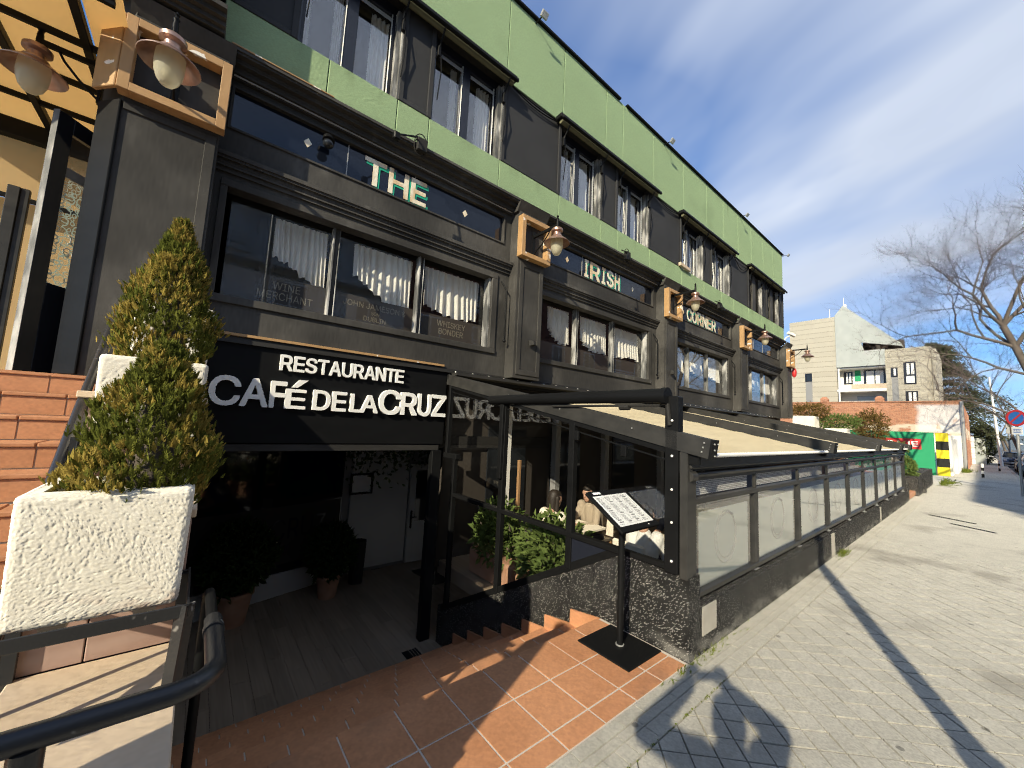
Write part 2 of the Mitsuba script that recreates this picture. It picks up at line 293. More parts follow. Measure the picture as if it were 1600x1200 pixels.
leafm('m_cedar', tex(lambda p, n, uv: mix((.038, .052, .028), (.10, .105, .06), fbm(p.x * .9, p.y * .9, p.z * 1.4, 3))), .3, .7)
leafm('m_redleaf', (.25, .055, .025), .6, .5)
leafm('m_brownleaf', tex(lambda p, n, uv: mix((.10, .085, .025), (.22, .13, .05), fbm(p.x * 4, p.y * 4, p.z * 4, 3))), .5, .6)
leafm('m_grass', (.14, .17, .03), .6, .6)
pbr('m_soil', (.05, .035, .025), .95)
pbr('m_clay', tex(lambda p, n, uv: mix((.30, .14, .08), (.40, .24, .16), fbm(p.x * 9, p.y * 9, p.z * 9, 3))), .8)
pbr('m_skin', (.42, .24, .165), .5)
pbr('m_hair', (.02, .014, .01), .6)
pbr('m_shirt', (.55, .55, .53), .85)
pbr('m_cloth2', (.33, .27, .20), .85)
pbr('m_denim', (.04, .045, .07), .85)
pbr('m_linen', (.66, .60, .50), .85)
pbr('m_oak', (.30, .17, .08), .6)
pbr('m_grey', (.22, .22, .22), .5)
pbr('m_galv', (.38, .38, .37), .4, .4)
pbr('m_carpaint', (.07, .075, .085), .2, .3, clearcoat=.8)
pbr('m_carblue', (.03, .045, .09), .2, .3, clearcoat=.8)
pbr('m_tyre', (.018, .018, .018), .9)
pbr('m_carglass', (.015, .017, .02), .05)
pbr('m_paper', (.78, .78, .76), .6)
pbr('m_ink', (.05, .05, .05), .6)
pbr('m_concrete', tex(lambda p, n, uv: mix((.27, .25, .215), (.36, .34, .30), fbm(p.x * 12, p.y * 12, p.z * 12, 3))), .9)
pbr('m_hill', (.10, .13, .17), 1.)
pbr('m_greydoor', (.52, .52, .50), .6)
pbr('m_dimgold', (.20, .175, .125), .5)
pbr('m_charcoal', tex(lambda p, n, uv: mi.Color3f(.040, .040, .0415) * (.75 + .5 * fbm(p.x * 1.5, p.y, p.z * 1.2, 4))), .65, bump=tex(lambda p, n, uv: fbm(p.x * 60, p.y * 60, p.z * 60, 2), .004), bscale=.0009, specular=.15)
# ---------------------------------------------------------------- ground, pavement, stairs
ST('ground', [bx(-400, 900, -400, 1.3, -.5, -.145), bx(-400, -9, 1.3, 9.5, -.5, -.145), bx(17.2, 900, 1.3, 9.5, -.5, -.145), bx(-400, 900, 9.5, 400, -.5, -.145)], 'm_asphalt')
ST('road', bx(-150, 300, -8.0, -1.25, -.3, -.125), 'm_asphalt')
ST('far_pavement', bx(-150, 300, -11.2, -8.0, -.3, .0), 'm_pavefar')
pv = ST('pavement', [bx(-60, 17.1, -1.25, 1.5, -.2, -.014), bx(-9, -.45, 1.5, 1.87, -.2, -.014), bx(17.1, 160, -1.25, 4.6, -.2, -.014)], 'm_mortar')
ST('kerb', [cbx(x, x + .985, -1.42, -1.25, -.3, .004, .012) for x in np.arange(-6, 60, 1.0)], 'm_concrete')
# diagonal 15 cm pavers: the nearest 300 are parts, the next ring one stuff part, beyond that the material draws them
rng = np.random.default_rng(4)
cand, S2 = [], .15
for i in range(-40, 140):
    for j in range(-140, 140):
        u, v = (i + .5 - .11) * S2, (j + .5 - .47) * S2
        x, y = (u + v) * .70711, (u - v) * .70711
        if -1.3 < y < 1.36 and 1.2 < x < 9.5:
            f = x * .627 + y * .772; r_ = x * .775 - y * .632
            if f > .3 and r_ < f * 1.36 + .2 and (1.75 / f) < 1.25: cand.append((math.hypot(x, y), x, y))
cand.sort()
STRIP = Polygon([(-9, 1.243), (17.05, 1.243), (17.05, -1.25), (-9, -1.25)])
def paver(x, y):
    h = S2 / 2 - .004 - .002 * rng.random(); a = PI / 4 + rng.normal() * .008; q = []
    for sx, sy in ((-1, -1), (1, -1), (1, 1), (-1, 1)): q.append((x + h * (sx * math.cos(a) - sy * math.sin(a)), y + h * (sx * math.sin(a) + sy * math.cos(a))))
    g = Polygon(q).intersection(STRIP)
    if g.is_empty or g.area < .0004: return None
    v, f = ext(g, -.02, 0.0, 'z'); tz = rng.normal() * .0012; v = v.copy(); top = v[:, 2] > -.01
    v[top, 2] += tz + (v[top, 0] - x) * rng.normal() * .012 + (v[top, 1] - y) * rng.normal() * .012
    return v, f
near, far = [], []
for k, (dd, x, y) in enumerate(cand):
    m = paver(x, y)
    if m is None: continue
    if len(near) < 232: near.append(m)
    else: far.append(m)
for m in near: P(pv, 'paver', m, 'm_pave')
P(pv, 'paver_field', cat(far), 'm_pave', kind='stuff')
P(pv, 'far_surface', [bx(-60, -.3, -1.25, 1.243, -.013, -.004), bx(-.3, 1.2, -1.25, 1.243, -.013, -.004), bx(9.45, 17.1, -1.25, 1.243, -.013, -.004), bx(17.1, 160, -1.25, 4.6, -.013, -.004), bx(1.2, 9.5, -1.25, -1.2, -.013, -.004)], 'm_pavefar')
# border strip of 10 x 20 pavers along the wall
st = []
for k in range(-14, 172):
    for r, (y0, y1) in enumerate(((1.252, 1.352), (1.358, 1.412), (1.418, 1.495))):
        if k % 2 == r % 2 and r: continue
        x0 = k * .1 + .045; x1 = x0 + (.096 if r == 0 else .196)
        dz = rng.normal() * .0012
        st.append((x0, bx(x0, x1, y0, y1, -.02, .002 + dz)))
st.sort(key=lambda t: abs(t[0] - 2.6)); nst = [m for x, m in st if 1.4 < x < 5]
for m in nst[:66]: P(pv, 'border_paver', m, 'm_pave')
P(pv, 'border_field', cat(nst[66:] + [m for x, m in st if not 1.4 < x < 5]), 'm_pave', kind='stuff')
for (x, y, L, a) in ((8.9, .42, .75, .0), (9.9, .75, .85, .06)):
    v, f = bx(-L / 2, L / 2, -.03, .03, .002, .008); P(pv, 'metal_joint', xf((v, f), Rz(a + 1.0), (x + 4.2, y - .2, 0)), 'm_metal')
# terracotta landing and the steps down to the restaurant
NOSE, RISE, TREAD = 2.33, .19, .355
ld = ST('entrance_steps', [bx(.03, 3.08, 1.5, NOSE - .01, -1.75, -.0022)] + [bx(.03, 3.08, NOSE + TREAD * (k - 1) - .01, NOSE + TREAD * k - .01, -1.9, -RISE * k - .0025) for k in range(1, 8)], 'm_grout')
xs = [.03] + [.118 + .326 * k for k in range(0, 10)]; xs = [x for x in xs if x < 3.08] + [3.08]
rows = [1.503, 1.645, 1.98, NOSE]
for y0, y1 in zip(rows, rows[1:]):
    for x0, x1 in zip(xs, xs[1:]):
        if x1 - x0 > .03: P(ld, 'tile', cbx(x0 + .0042, x1 - .0042, y0 + .0042, y1 - .0042 + (.012 if y1 == NOSE else 0), -.012, .0 + rng.normal() * .0007, .0025), 'm_terra')
for k in range(1, 8):
    y0 = NOSE + TREAD * (k - 1); off = .163 * (k % 2)
    ex = [.03] + [x for x in (.118 + off + .326 * q for q in range(-1, 11)) if .06 < x < 3.05] + [3.08]
    for x0, x1 in zip(ex, ex[1:]):
        P(ld, 'tread_tile', cbx(x0 + .003, x1 - .003, y0, y0 + TREAD + .008, -RISE * k - .012, -RISE * k, .003), 'm_terra')
        P(ld, 'riser_tile', bx(x0 + .003, x1 - .003, y0 - .011, y0 - .002, -RISE * k, -RISE * (k - 1) - .014), 'm_terra')
    z = -RISE * k
    P(ld, 'skirting_tile', ext([(y0 + .01, z + .19), (y0 + TREAD, z + .005), (y0 + TREAD, z + .185), (y0 + .01, z + .20)] if False else [(y0, z), (y0 + TREAD - .004, z), (y0 + TREAD - .004, z + .135), (y0, z + .19)], 3.062, 3.079, 'x'), 'm_terra')
# sunken entrance hall
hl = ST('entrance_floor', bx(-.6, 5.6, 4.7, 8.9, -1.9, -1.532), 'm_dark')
for k in range(28):
    x0 = .03 + k * .2
    for j in range(4):
        y0 = 4.75 + j * 1.2 - (.37 * k % 1) * 1.2; a, b = max(y0, 4.75), min(y0 + 1.2, 8.9)
        if b - a > .1: P(hl, 'plank', bx(x0 + .002, min(x0 + .198, 5.6), a + .002, b - .002, -1.532, -1.52 + rng.normal() * .0006), 'm_plank')
# upper stairs to the pub door, beside the planters
SX0, SX1 = -5.2, -.46
us = ST('pub_steps', [bx(SX0, -.86, 5.0, 12, -.3, 1.965)] + [bx(SX0, SX1 - .012 * k, 5.0 - .285 * k, 5.0 - .285 * (k - 1), -.3, 1.965 - .175 * k) for k in range(1, 12)], 'm_grout')
P(us, 'landing_tile', bx(SX0, -.56, 5.0 - .03, 5.6, 1.966, 1.985), 'm_terra')
for k in range(0, 11):
    y1 = 5.0 - .285 * k; zt = 1.985 - .175 * k; xr = SX1 - .012 * (11 - k) * .8; off = .0 if k % 2 else .165
    ex = [x for x in (-.50 - off - .333 * q for q in range(-1, 9)) if x < xr - .03]; ex = [xr] + ex
    for a, b in zip(ex, ex[1:]):
        P(us, 'riser_tile', bx(b + .005, a - .005, y1 - .012, y1 + .002, zt - .17, zt - .035), 'm_terra')
        P(us, 'tread_tile', cbx(b + .004, a - .004, y1 - .030, y1 + .25, zt - .030, zt, .006), 'm_terra')
# ---------------------------------------------------------------- the pub building
B = S('pub_building', 'long green and black two storey pub building with a row of framed windows', 'building')
F = 5.40; XE = 19.95
PIL = [(-.88, -.13), (4.19, 4.83), (9.27, 9.95), (14.28, 14.98), (19.30, 19.95)]
BAY = [(-.13, 4.19), (4.83, 9.27), (9.95, 14.28), (14.98, 19.30)]
UW = [(.50, 1.87), (2.42, 3.85), (5.42, 6.80), (7.45, 8.85), (10.65, 12.05), (12.70, 14.10), (15.9, 17.3), (17.9, 19.3)]
# solid masses: end wall, back wall, slabs, partitions between rooms
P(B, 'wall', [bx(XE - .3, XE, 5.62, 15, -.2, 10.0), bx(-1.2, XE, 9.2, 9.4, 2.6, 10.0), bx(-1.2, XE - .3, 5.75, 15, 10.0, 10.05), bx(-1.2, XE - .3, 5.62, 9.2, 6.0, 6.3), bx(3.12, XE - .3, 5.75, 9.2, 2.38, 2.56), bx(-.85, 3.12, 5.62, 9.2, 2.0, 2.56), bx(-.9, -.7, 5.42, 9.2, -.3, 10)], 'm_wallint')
sl = [-.25, 3.90, 5.44, 6.93, 7.62, 9.05, 10.75, 12.3, 13.6, 14.9, 16.2, 17.5, 18.7, XE]
P(B, 'wall_backing', [bx(-.25, XE, F + .02, 5.7, 8.24, 10.02), bx(-.25, XE, F + .02, 5.7, 5.84, 6.585)], 'm_dark')
for a, b in zip(sl, sl[1:]): P(B, 'stucco_panel', cbx(a + .006, b - .006, F, F + .04, 8.25, 10.02, .008), 'm_green')
s2 = [-.25, .9, 1.87, 2.40, 3.83, 5.41, 6.82, 7.48, 8.9, 10.65, 12.1, 13.4, 14.4, 15.8, 17.2, 18.6, XE]
for a, b in zip(s2, s2[1:]): P(B, 'stucco_panel', cbx(a + .005, b - .005, F, F + .04, 5.86, 6.59, .008), 'm_green')
P(B, 'stucco_panel', bx(XE - .001, XE + .012, F + .02, 9.4, 5.86, 10.02), 'm_green')
P(B, 'loose_slab', xf(cbx(-.3, .3, -.04, .04, -.05, .06, .01), Ry(.05), (10.75, 5.36, 6.63)), 'm_slab', label='beige slab lying on the green ledge')
PS(B, 'roof_coping', [cbx(-.3, 7.45, F - .06, F + .5, 10.02, 10.075, .01), cbx(7.72, XE + .06, F - .06, F + .5, 10.02, 10.07, .01)], 'm_metal')
# between the green bands: black panels
edges = [-.25] + [e for w in UW for e in w] + [XE]
for a, b in zip(edges[::2], edges[1::2]):
    pn = P(B, 'wall_panel', bx(a, b, F + .02, 5.72, 6.59, 8.24), 'm_charcoal')
    if b - a > .3:
        P(pn, 'batten', [cbx(a, a + .075, F - .012, F + .02, 6.59, 8.24), cbx(b - .075, b, F - .012, F + .02, 6.59, 8.24), cbx(a + .075, b - .075, F - .008, F + .02, 6.59, 6.66)], 'm_charcoal')
for i, (a, b) in enumerate(UW):
    w = P(B, 'window', bx(a, b, 5.56, 5.72, 8.10, 8.24), 'm_navy'); P(w, 'sill', bx(a, b, F + .03, 5.72, 6.585, 6.60), 'm_navy')
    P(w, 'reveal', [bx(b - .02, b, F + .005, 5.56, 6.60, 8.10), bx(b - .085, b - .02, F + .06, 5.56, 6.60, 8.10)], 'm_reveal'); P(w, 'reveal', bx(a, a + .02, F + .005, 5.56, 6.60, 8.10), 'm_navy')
    c = (a + b) / 2
    if i < 6:
        fr = frame(a + .02, b - .085, 6.60, 8.10, .055, 5.55, 5.61)
        P(w, 'frame', fr + [cbx(c - .11, c + .05, 5.53, 5.61, 6.655, 8.045)], 'm_navy')
        P(w, 'glazing_bar', [cbx(c - .125, c - .11, 5.52, 5.60, 6.66, 8.04), cbx(b - .155, b - .14, 5.52, 5.56, 6.66, 8.04), bx(a + .08, b - .14, 5.545, 5.549, 7.92, 7.985)], 'm_galv')
        P(w, 'pane', bx(a + .07, c - .12, 5.585, 5.5851, 6.655, 8.045), 'm_glass2'); P(w, 'pane', bx(c + .05, b - .14, 5.585, 5.5851, 6.655, 8.045), 'm_glass2')
        for (x0, x1) in ((a + .06, a + .15), (c - .24, c - .13), (b - .40, b - .13)):
            t = np.linspace(0, 1, 26); g = np.stack([x0 + t * (x1 - x0), 5.74 + .025 * np.sin(t * 24 + i)], 1)
            v = np.array([[x, y, z] for z in (6.6, 8.05) for x, y in g]); k = np.arange(25)
            P(w, 'curtain', (v, np.vstack([np.stack([k, k + 1, k + 27], 1), np.stack([k, k + 27, k + 26], 1)])), 'm_curtain', True)
    else:
        P(w, 'frame', frame(a + .02, b - .04, 6.60, 8.10, .06, 5.50, 5.58) + [cbx(c - .16, c + .16, 5.46, 5.58, 6.6, 8.1)], 'm_black')
        P(w, 'slats', [xf(bx(-.29, .29, -.05, .05, -.006, .006), Rx(-.75), (x, 5.55, z)) for x in (a + .33, b - .36) for z in np.arange(6.68, 8.04, .085)], 'm_frame', kind='stuff')
P(B, 'partition', [bx(x, x + .1, 5.72, 9.2, 6.3, 10.0) for x in (4.6, 9.8, 14.9)] + [bx(-.25, XE - .3, 5.72, 9.2, 8.3, 8.4)], 'm_wallint')
# turret bay that juts out over the corner door
P(B, 'corner_bay', [bx(-1.25, -.30, 4.98, 5.42, 6.05, 10.3), bx(-1.25, -.85, 5.42, 9.2, 6.05, 10.3)], 'm_black')
def steps_(y1, dy, pts, z0):
    out = [(y1, z0)]; z = z0
    for dp, zt in pts: out += [(F - dp - dy, z), (F - dp - dy, zt)]; z = zt
    return out + [(y1, z)]
def cornice(x0, x1, dy, y1=F + .02):
    return ext(steps_(y1, dy, ((.05, 5.665), (.10, 5.70), (.105, 5.735), (.17, 5.76), (.175, 5.79), (.25, 5.815), (.27, 5.855)), 5.63), x0, x1, 'x')
def moulding(x0, x1):
    return ext(steps_(F + .02, 0, ((.03, 4.53), (.06, 4.56), (.065, 4.60), (.10, 4.63), (.12, 4.68), (.03, 4.71)), 4.48), x0, x1, 'x')
P(B, 'bay_moulding', [ext([(5.42, 5.86), (5.06, 5.86), (5.06, 5.90), (5.01, 5.90), (5.01, 5.95), (4.95, 5.95), (4.95, 6.0), (4.88, 6.0), (4.88, 6.05), (5.42, 6.05)], -1.3, -.20, 'x')], 'm_black')
for i, (a, b) in enumerate(BAY):
    x0, x1 = a + .06, b - .26            # outer edges of the window frame
    ox0, ox1 = x0 + .07, x1 - .12
    P(B, 'pub_front', [bx(a, b, F, 5.62, 2.58, 2.96), bx(a, x0, F, 5.62, 2.96, 4.41), bx(x1, b, F, 5.62, 2.96, 4.41), bx(a, b, F, 5.62, 4.41, 5.02), bx(a, b, F, 5.62, 5.565, 5.86), bx(a, a + .05, F, 5.62, 5.02, 5.565), bx(b - .16, b, F, 5.62, 5.02, 5.565), bx(a + .05, b - .16, 5.5, 5.62, 5.02, 5.565)], 'm_black')
    w = P(B, 'window', [cbx(x0, x1, F - .035, 5.56, 2.96, 3.05), cbx(x0, x1, F - .025, 5.56, 4.32, 4.41), cbx(x0, ox0, F - .025, 5.56, 3.05, 4.32), cbx(ox1, x1, F - .025, 5.56, 3.05, 4.32)], 'm_black', label='wide three pane pub window with short white curtains')
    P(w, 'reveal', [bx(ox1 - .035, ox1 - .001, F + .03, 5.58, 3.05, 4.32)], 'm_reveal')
    m1, m2 = ox0 + (ox1 - ox0) * .325, ox0 + (ox1 - ox0) * .66
    fr = []
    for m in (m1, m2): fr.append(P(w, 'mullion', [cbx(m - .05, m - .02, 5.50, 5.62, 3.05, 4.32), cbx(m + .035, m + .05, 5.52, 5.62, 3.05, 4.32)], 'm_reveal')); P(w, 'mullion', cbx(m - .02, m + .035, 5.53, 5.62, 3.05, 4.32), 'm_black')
    xs_ = [ox0, m1, m2, ox1]
    txt = [['WINE', 'MERCHANT'], ['JOHN JAMESON &', 'SON', 'DUBLIN'], ['WHISKEY', 'BONDER']]
    for k in range(3):
        p0, p1 = xs_[k] + .055, xs_[k + 1] - .05
        P(w, 'pane', bx(p0, p1, 5.565, 5.5651, 3.05, 4.32), 'm_glass')
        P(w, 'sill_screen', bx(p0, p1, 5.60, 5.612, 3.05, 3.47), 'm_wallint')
        if i == 0:
            n = len(txt[k]); hh = [.085, .05, .07] if n == 3 else [.10, .10]; z = 3.43
            for s_, h in zip(txt[k], hh):
                wd = min(len(s_) * h * .78, (p1 - p0) * .86); c = (p0 + p1) / 2 + (.1 if k == 0 else 0); z -= h + .03
                P(w, 'lettering', text(s_, c - wd / 2, c + wd / 2, z, z + h, 5.599, .002, False), 'm_dimgold')
        # gathered half curtains
        tt = np.linspace(0, 1, 90); c0 = p0 + (p1 - p0) * (.42 if (k == 0) else .08); c1 = p1 - .02
        if k == 1: c0 = p0 + (p1 - p0) * .2
        X = c0 + tt * (c1 - c0); ph = i * 2.1 + k; zb = 3.52 + .05 * np.sin(tt * 5 + ph) + .02 * np.sin(tt * 31) + (.22 * (1 - tt) ** 2 if k < 2 else .05 * (1 - tt)) - .06 * (k == 1) * tt
        V = []
        for r in np.linspace(0, 1, 7):
            V.append(np.stack([X + .02 * r * np.sin(tt * 9 + ph), 5.70 + (.012 + .03 * r) * np.sin(tt * 62 + ph + np.sin(tt * 7) * 2) - .02 * r, 4.27 + r * (zb - 4.27)], 1))
        V = np.vstack(V); I, J = np.meshgrid(np.arange(6), np.arange(89), indexing='ij'); A = I * 90 + J
        P(w, 'curtain', (V, np.vstack([np.stack([A, A + 1, A + 91], -1).reshape(-1, 3), np.stack([A, A + 91, A + 90], -1).reshape(-1, 3)])), 'm_curtain', True)
    P(B, 'moulding', moulding(a, b), 'm_black')
    P(B, 'cornice', cornice(a, b, 0), 'm_black')
    P(B, 'conduit', tube([(a + .05, F - .06, 5.655), (b - .05, F - .06, 5.655)], .011, 6), 'm_galv')
    P(B, 'sill_strip', [bx(a, b, F - .02, F + .1, 2.52, 2.58)], 'm_frame')
    # name board: dark glass in a frame, gilt letters with an emerald edge
    n0, n1 = a + .05, b - .16
    nb = P(B, 'name_board', bx(n0 + .03, n1 - .03, 5.445, 5.46, 5.05, 5.535), 'm_glossblack', label=['dark glass name board reading THE', 'dark glass name board reading IRISH', 'dark glass name board reading CORNER', 'plain dark glass name board'][i])
    P(nb, 'frame', frame(n0, n1, 5.02, 5.565, .03, F - .02, 5.47), 'm_black')
    P(nb, 'joint', [bx(n0 + (n1 - n0) * q - .006, n0 + (n1 - n0) * q + .006, 5.435, 5.446, 5.05, 5.535) for q in (.325, .57)], 'm_galv')
    if i < 3:
        word = ['THE', 'IRISH', 'CORNER'][i]; c = (n0 + n1) / 2; wd = [.98, 1.32, 2.02][i] / len(word)
        bnd = [(0, .33, .37, .69, .73, 1.0), (0, .10, .15, .42, .47, .57, .615, .815, .85, 1.0), ()][i]
        x = c - wd * len(word) / 2
        for q, ch in enumerate(word):
            if bnd: x0_, x1_ = x + wd * len(word) * bnd[2 * q], x + wd * len(word) * bnd[2 * q + 1]
            else: x0_, x1_ = x + wd * q, x + wd * (q + .88)
            P(nb, 'letter_edge', text(ch, x0_ + .028, x1_ + .036, 5.062, 5.455, 5.443, .003), 'm_emerald')
            P(nb, 'letter', text(ch, x0_, x1_, 5.095, 5.495, 5.437, .005), 'm_goldleaf')
        for s_ in (-1, 1): P(nb, 'diamond', ext([(c + s_ * 1.22 - .05, 5.30), (c + s_ * 1.22, 5.235), (c + s_ * 1.22 + .05, 5.30), (c + s_ * 1.22, 5.365)], 5.438, 5.444, 'y'), 'm_goldleaf')
PS(B, 'gilt_strip', [bx(-.05, 2.95, F - .045, F + .02, 2.60, 2.63), bx(-.13, .95, F - .28, F + .0, 5.856, 5.868)], 'm_goldwood')
for i, (a, b) in enumerate(PIL):
    lft = a - (.0 if i else .0)
    pl = P(B, 'pilaster', [bx(a, b, 5.155, 5.64, 2.56, 4.76), bx(a, b, 5.155, 5.64, 4.76, 5.64)] + ([ext([(a, 5.155), (a - .17, 5.36), (a - .20, 5.8), (a, 5.8)], 1.985, 5.9, 'z'), bx(a, b, 5.155, 5.64, 1.985, 2.56)] if i == 0 else []), 'm_black')
    z0 = 2.05 if i == 0 else 2.62
    P(pl, 'stile', frame(a + .05, b - .02, z0, 4.70, .09, 5.138, 5.157) if i else [cbx(b - .11, b - .02, 5.138, 5.157, z0, 4.70, .004), cbx(a + .01, b - .11, 5.138, 5.157, 4.62, 4.70, .004)], 'm_black')
    if i == 0: P(pl, 'stile', [xf(cbx(-.26, .0, -.012, .012, 2.0, 4.7), Rz(-.84), (a - .005, 5.135, 0))], 'm_metal')
    P(pl, 'cap', cornice(a - .05, b + .05, .05, F - .22), 'm_black')
    gb = P(pl, 'gilt_frame', frame(a - .04, b + .04, 4.75, 5.52, .085, 5.02, 5.155), 'm_goldwood', label='ochre timber picture frame on a pilaster')
    if i == 0: P(pl, 'gilt_frame', [xf(cbx(-.26, .0, -.02, .02, 4.75, 5.52), Rz(-.84), (a - .04, 5.045, 0))], 'm_goldwood')
for x, z, y in ((4.56, 3.22, 5.14), (9.58, 3.3, 5.14)):
    P(B, 'alarm_box', [hull([(x - .04, y - .01, z - .05), (x + .06, y - .01, z - .05), (x + .06, y - .01, z + .06), (x - .04, y - .01, z + .06), (x - .0, y - .1, z - .03), (x + .05, y - .1, z - .03), (x + .05, y - .08, z + .04), (x, y - .08, z + .04)])], 'm_dark')
for i in range(4):
    x = BAY[i][1] - .13; P(B, 'awning_crank', [tube([(x - .06, F - .03, 4.30), (x, F - .12, 4.12), (x, F - .12, 3.22)], .014, 6), ball((x, F - .12, 3.2), .03, 1)], 'm_metal', True)
# ---------------------------------------------------------------- roller awnings over the upper windows
for i, (a, b, lab) in enumerate(((.0, 4.02, 'folded black roller awning above the two nearest upper windows'), (5.22, 9.12, 'folded black roller awning over the second pair of upper windows'), (10.42, 14.35, 'folded black roller awning over the third pair of upper windows'), (15.7, 19.75, 'folded black roller awning above the slatted upper windows'))):
    A = S('window_awning', lab, 'awning', 'roller awnings over the upper windows')
    P(A, 'casing', [cbx(a, b, 5.22, F - .001, 8.18, 8.28, .015), cbx(a, b, 5.16, 5.22, 8.12, 8.20, .02)], 'm_metal')
    P(A, 'fabric_roll', tube([(a + .06, 5.29, 8.135), (b - .06, 5.29, 8.135)], .045, 12), 'm_olive', 40)
    for w in UW[2 * i:2 * i + 2]:
        for q, x in enumerate((w[0] + .05, w[1] - .02)):
            P(A, 'arm', [tube([(x, 5.19, 8.12), (x, 5.34, 7.93), (x, 5.39, 7.82)], .016, 6), tube([(x + .03, F - .03, 7.8), (x + .04, 5.33, 7.45), (x + .02, 5.37, 6.95)], .010, 6), cbx(x - .025, x + .025, 5.35, 5.41, 7.72, 7.92)], 'm_metal')
for x0, x1 in ((3.9, 5.45), (9.0, 10.6), (14.3, 15.9)):
    t = np.linspace(0, 1, 12); one('wall_cable', ['black cable sagging below the green band, nearest the camera', 'black cable below the green band between the second and third awnings', 'black cable loop hanging beside the slatted windows'][[3.9, 9.0, 14.3].index(x0)], 'cable', [tube(np.stack([x0 + t * (x1 - x0), 5.37 + 0 * t, 8.20 - .09 * np.sin(PI * t) * k - .3 * (x0 > 14) * np.sin(PI * t) ** 2 * (k - .6)], 1), .012, 5) for k in (.6, 1.3)], 'm_metal')
for x, lab in ((4.55, 'small floodlight on the roof edge nearest the camera'), (9.6, 'small floodlight on the roof edge, second from the camera'), (15.1, 'small floodlight on the roof edge, third from the camera'), (19.9, 'small floodlight at the far roof corner')):
    L = S('roof_floodlight', lab, 'floodlight', 'floodlights along the roof edge')
    P(L, 'housing', xf(cbx(-.085, .085, -.022, .022, -.06, .06, .01), Rx(.75), (x, 5.14, 9.93)), 'm_galv'); P(L, 'lens', xf(bx(-.07, .07, -.025, -.0225, -.045, .045), Rx(.75), (x, 5.14, 9.93)), 'm_paper')
    P(L, 'bracket', [bar((x, 5.40, 9.955), (x, 5.16, 9.955), .025, .012)], 'm_metal')
for x, lab in ((2.06, 'black sign spotlight with coiled cable above the word THE'), (7.35, 'black sign spotlight on an arm above the word IRISH'), (12.4, 'black sign spotlight on an arm above the word CORNER')):
    L = S('sign_spotlight', lab, 'spotlight', 'spotlights above the name boards')
    t = np.linspace(0, 4 * PI, 40)
    P(L, 'arm', tube([(x + .02, F - .2, 5.97), (x - .0, 5.0, 5.84), (x - .35, 4.80, 5.57)], .013, 6), 'm_metal'); P(L, 'cable', tube(np.stack([x + .1 + .09 * np.cos(t), 5.12 - .02 * np.sin(t), 5.9 + .11 * np.sin(t) - .01 * t], 1), .008, 5), 'm_dark')
    P(L, 'head', cbx(x - .42, x - .33, 4.76, 4.84, 5.47, 5.58, .015), 'm_metal'); P(L, 'driver_box', cbx(x + .04, x + .2, 5.06, 5.13, 5.72, 5.92, .01), 'm_dark')
def lamp(base, dirv, lab, arm=.60):
    L = S('wall_lantern', lab, 'lantern', 'copper lanterns on the pilasters')
    b = np.asarray(base, float); d = np.asarray(dirv, float); d /= np.linalg.norm(d); e = b + d * arm
    P(L, 'bracket', [bar(b, e + d * .02, .035, .05), tube([b + [0, 0, -.36], b + d * .07 + [0, 0, -.30], b + d * arm * .36 + [0, 0, -.22], b + d * arm * .6 + [0, 0, -.10], b + d * arm * .7 + [0, 0, -.02]], .012, 6), bar(b + [0, 0, .1], b + [0, 0, -.4], .06, .02, d)], 'm_metal')
    P(L, 'finial', xf(lathe([(.001, .20), (.012, .18), (.022, .165), (.012, .15), (.018, .13), (.026, .12), (.018, .10), (.024, .06), (.024, -.08), (.001, -.08)], 12), None, e), 'm_metal', 35)
    P(L, 'cap', xf(lathe([(.001, -.06), (.085, -.065), (.10, -.08), (.10, -.115), (.085, -.125), (.062, -.135), (.062, -.19), (.09, -.195), (.098, -.215), (.09, -.235), (.001, -.235)], 24), None, e), 'm_copper', 35)
    P(L, 'shade', xf(lathe([(.06, -.215), (.12, -.235), (.20, -.30), (.225, -.325), (.222, -.333), (.196, -.306), (.118, -.243), (.06, -.225)], 28), None, e), 'm_copper', 35)
    P(L, 'globe', xf(lathe([(.105, -.245), (.108, -.30), (.108, -.36), (.10, -.43), (.08, -.49), (.05, -.53), (.02, -.545), (.001, -.547)], 24), None, e), 'm_lampglass', True)
    P(L, 'bulb', ball(e + [0, 0, -.42], (.045, .045, .055)), 'm_bulb', True)
LZ = 5.28
lamp((-.52, 5.09, 5.16), (0, -1, 0), 'copper lantern on the ochre frame above the potted cypresses')
for (x, z, lab) in ((4.5, 5.22, 'copper lantern on the pilaster between the words THE and IRISH'), (9.6, 5.4, 'copper lantern on the pilaster before the word CORNER'), (14.62, 5.36, 'copper lantern on the pilaster past the word CORNER'), (19.65, 5.5, 'copper lantern on the last pilaster, seen against the pale building')):
    lamp((x, 5.10, z), (0, -1, 0), lab)
lamp((-1.12, 5.58, 5.20), (-1, 0, 0), 'copper lantern at the left edge, under the tan canopy', .43)
C = S('security_camera', 'black dome camera hanging in front of the dark glass beside the word THE', 'camera'); P(C, 'base', xf(lathe([(.001, .05), (.07, .05), (.075, .0), (.06, -.01), (.001, -.01)], 18), Rx(-.3), (.97, 5.30, 5.36)), 'm_metal', 35); P(C, 'dome', ball((.965, 5.275, 5.30), (.066, .066, .06)), 'm_carglass', True)
C = S('security_camera', 'white security camera on the far top corner of the pub building', 'camera'); P(C, 'body', xf(cbx(-.2, .2, -.06, .06, -.06, .06, .02), Ry(.35) @ Rz(-.5), (20.25, 5.2, 6.35)), 'm_white'); P(C, 'arm', [tube([(20.0, 5.45, 6.0), (20.05, 5.35, 6.18), (20.2, 5.25, 6.27)], .03, 8)], 'm_white')
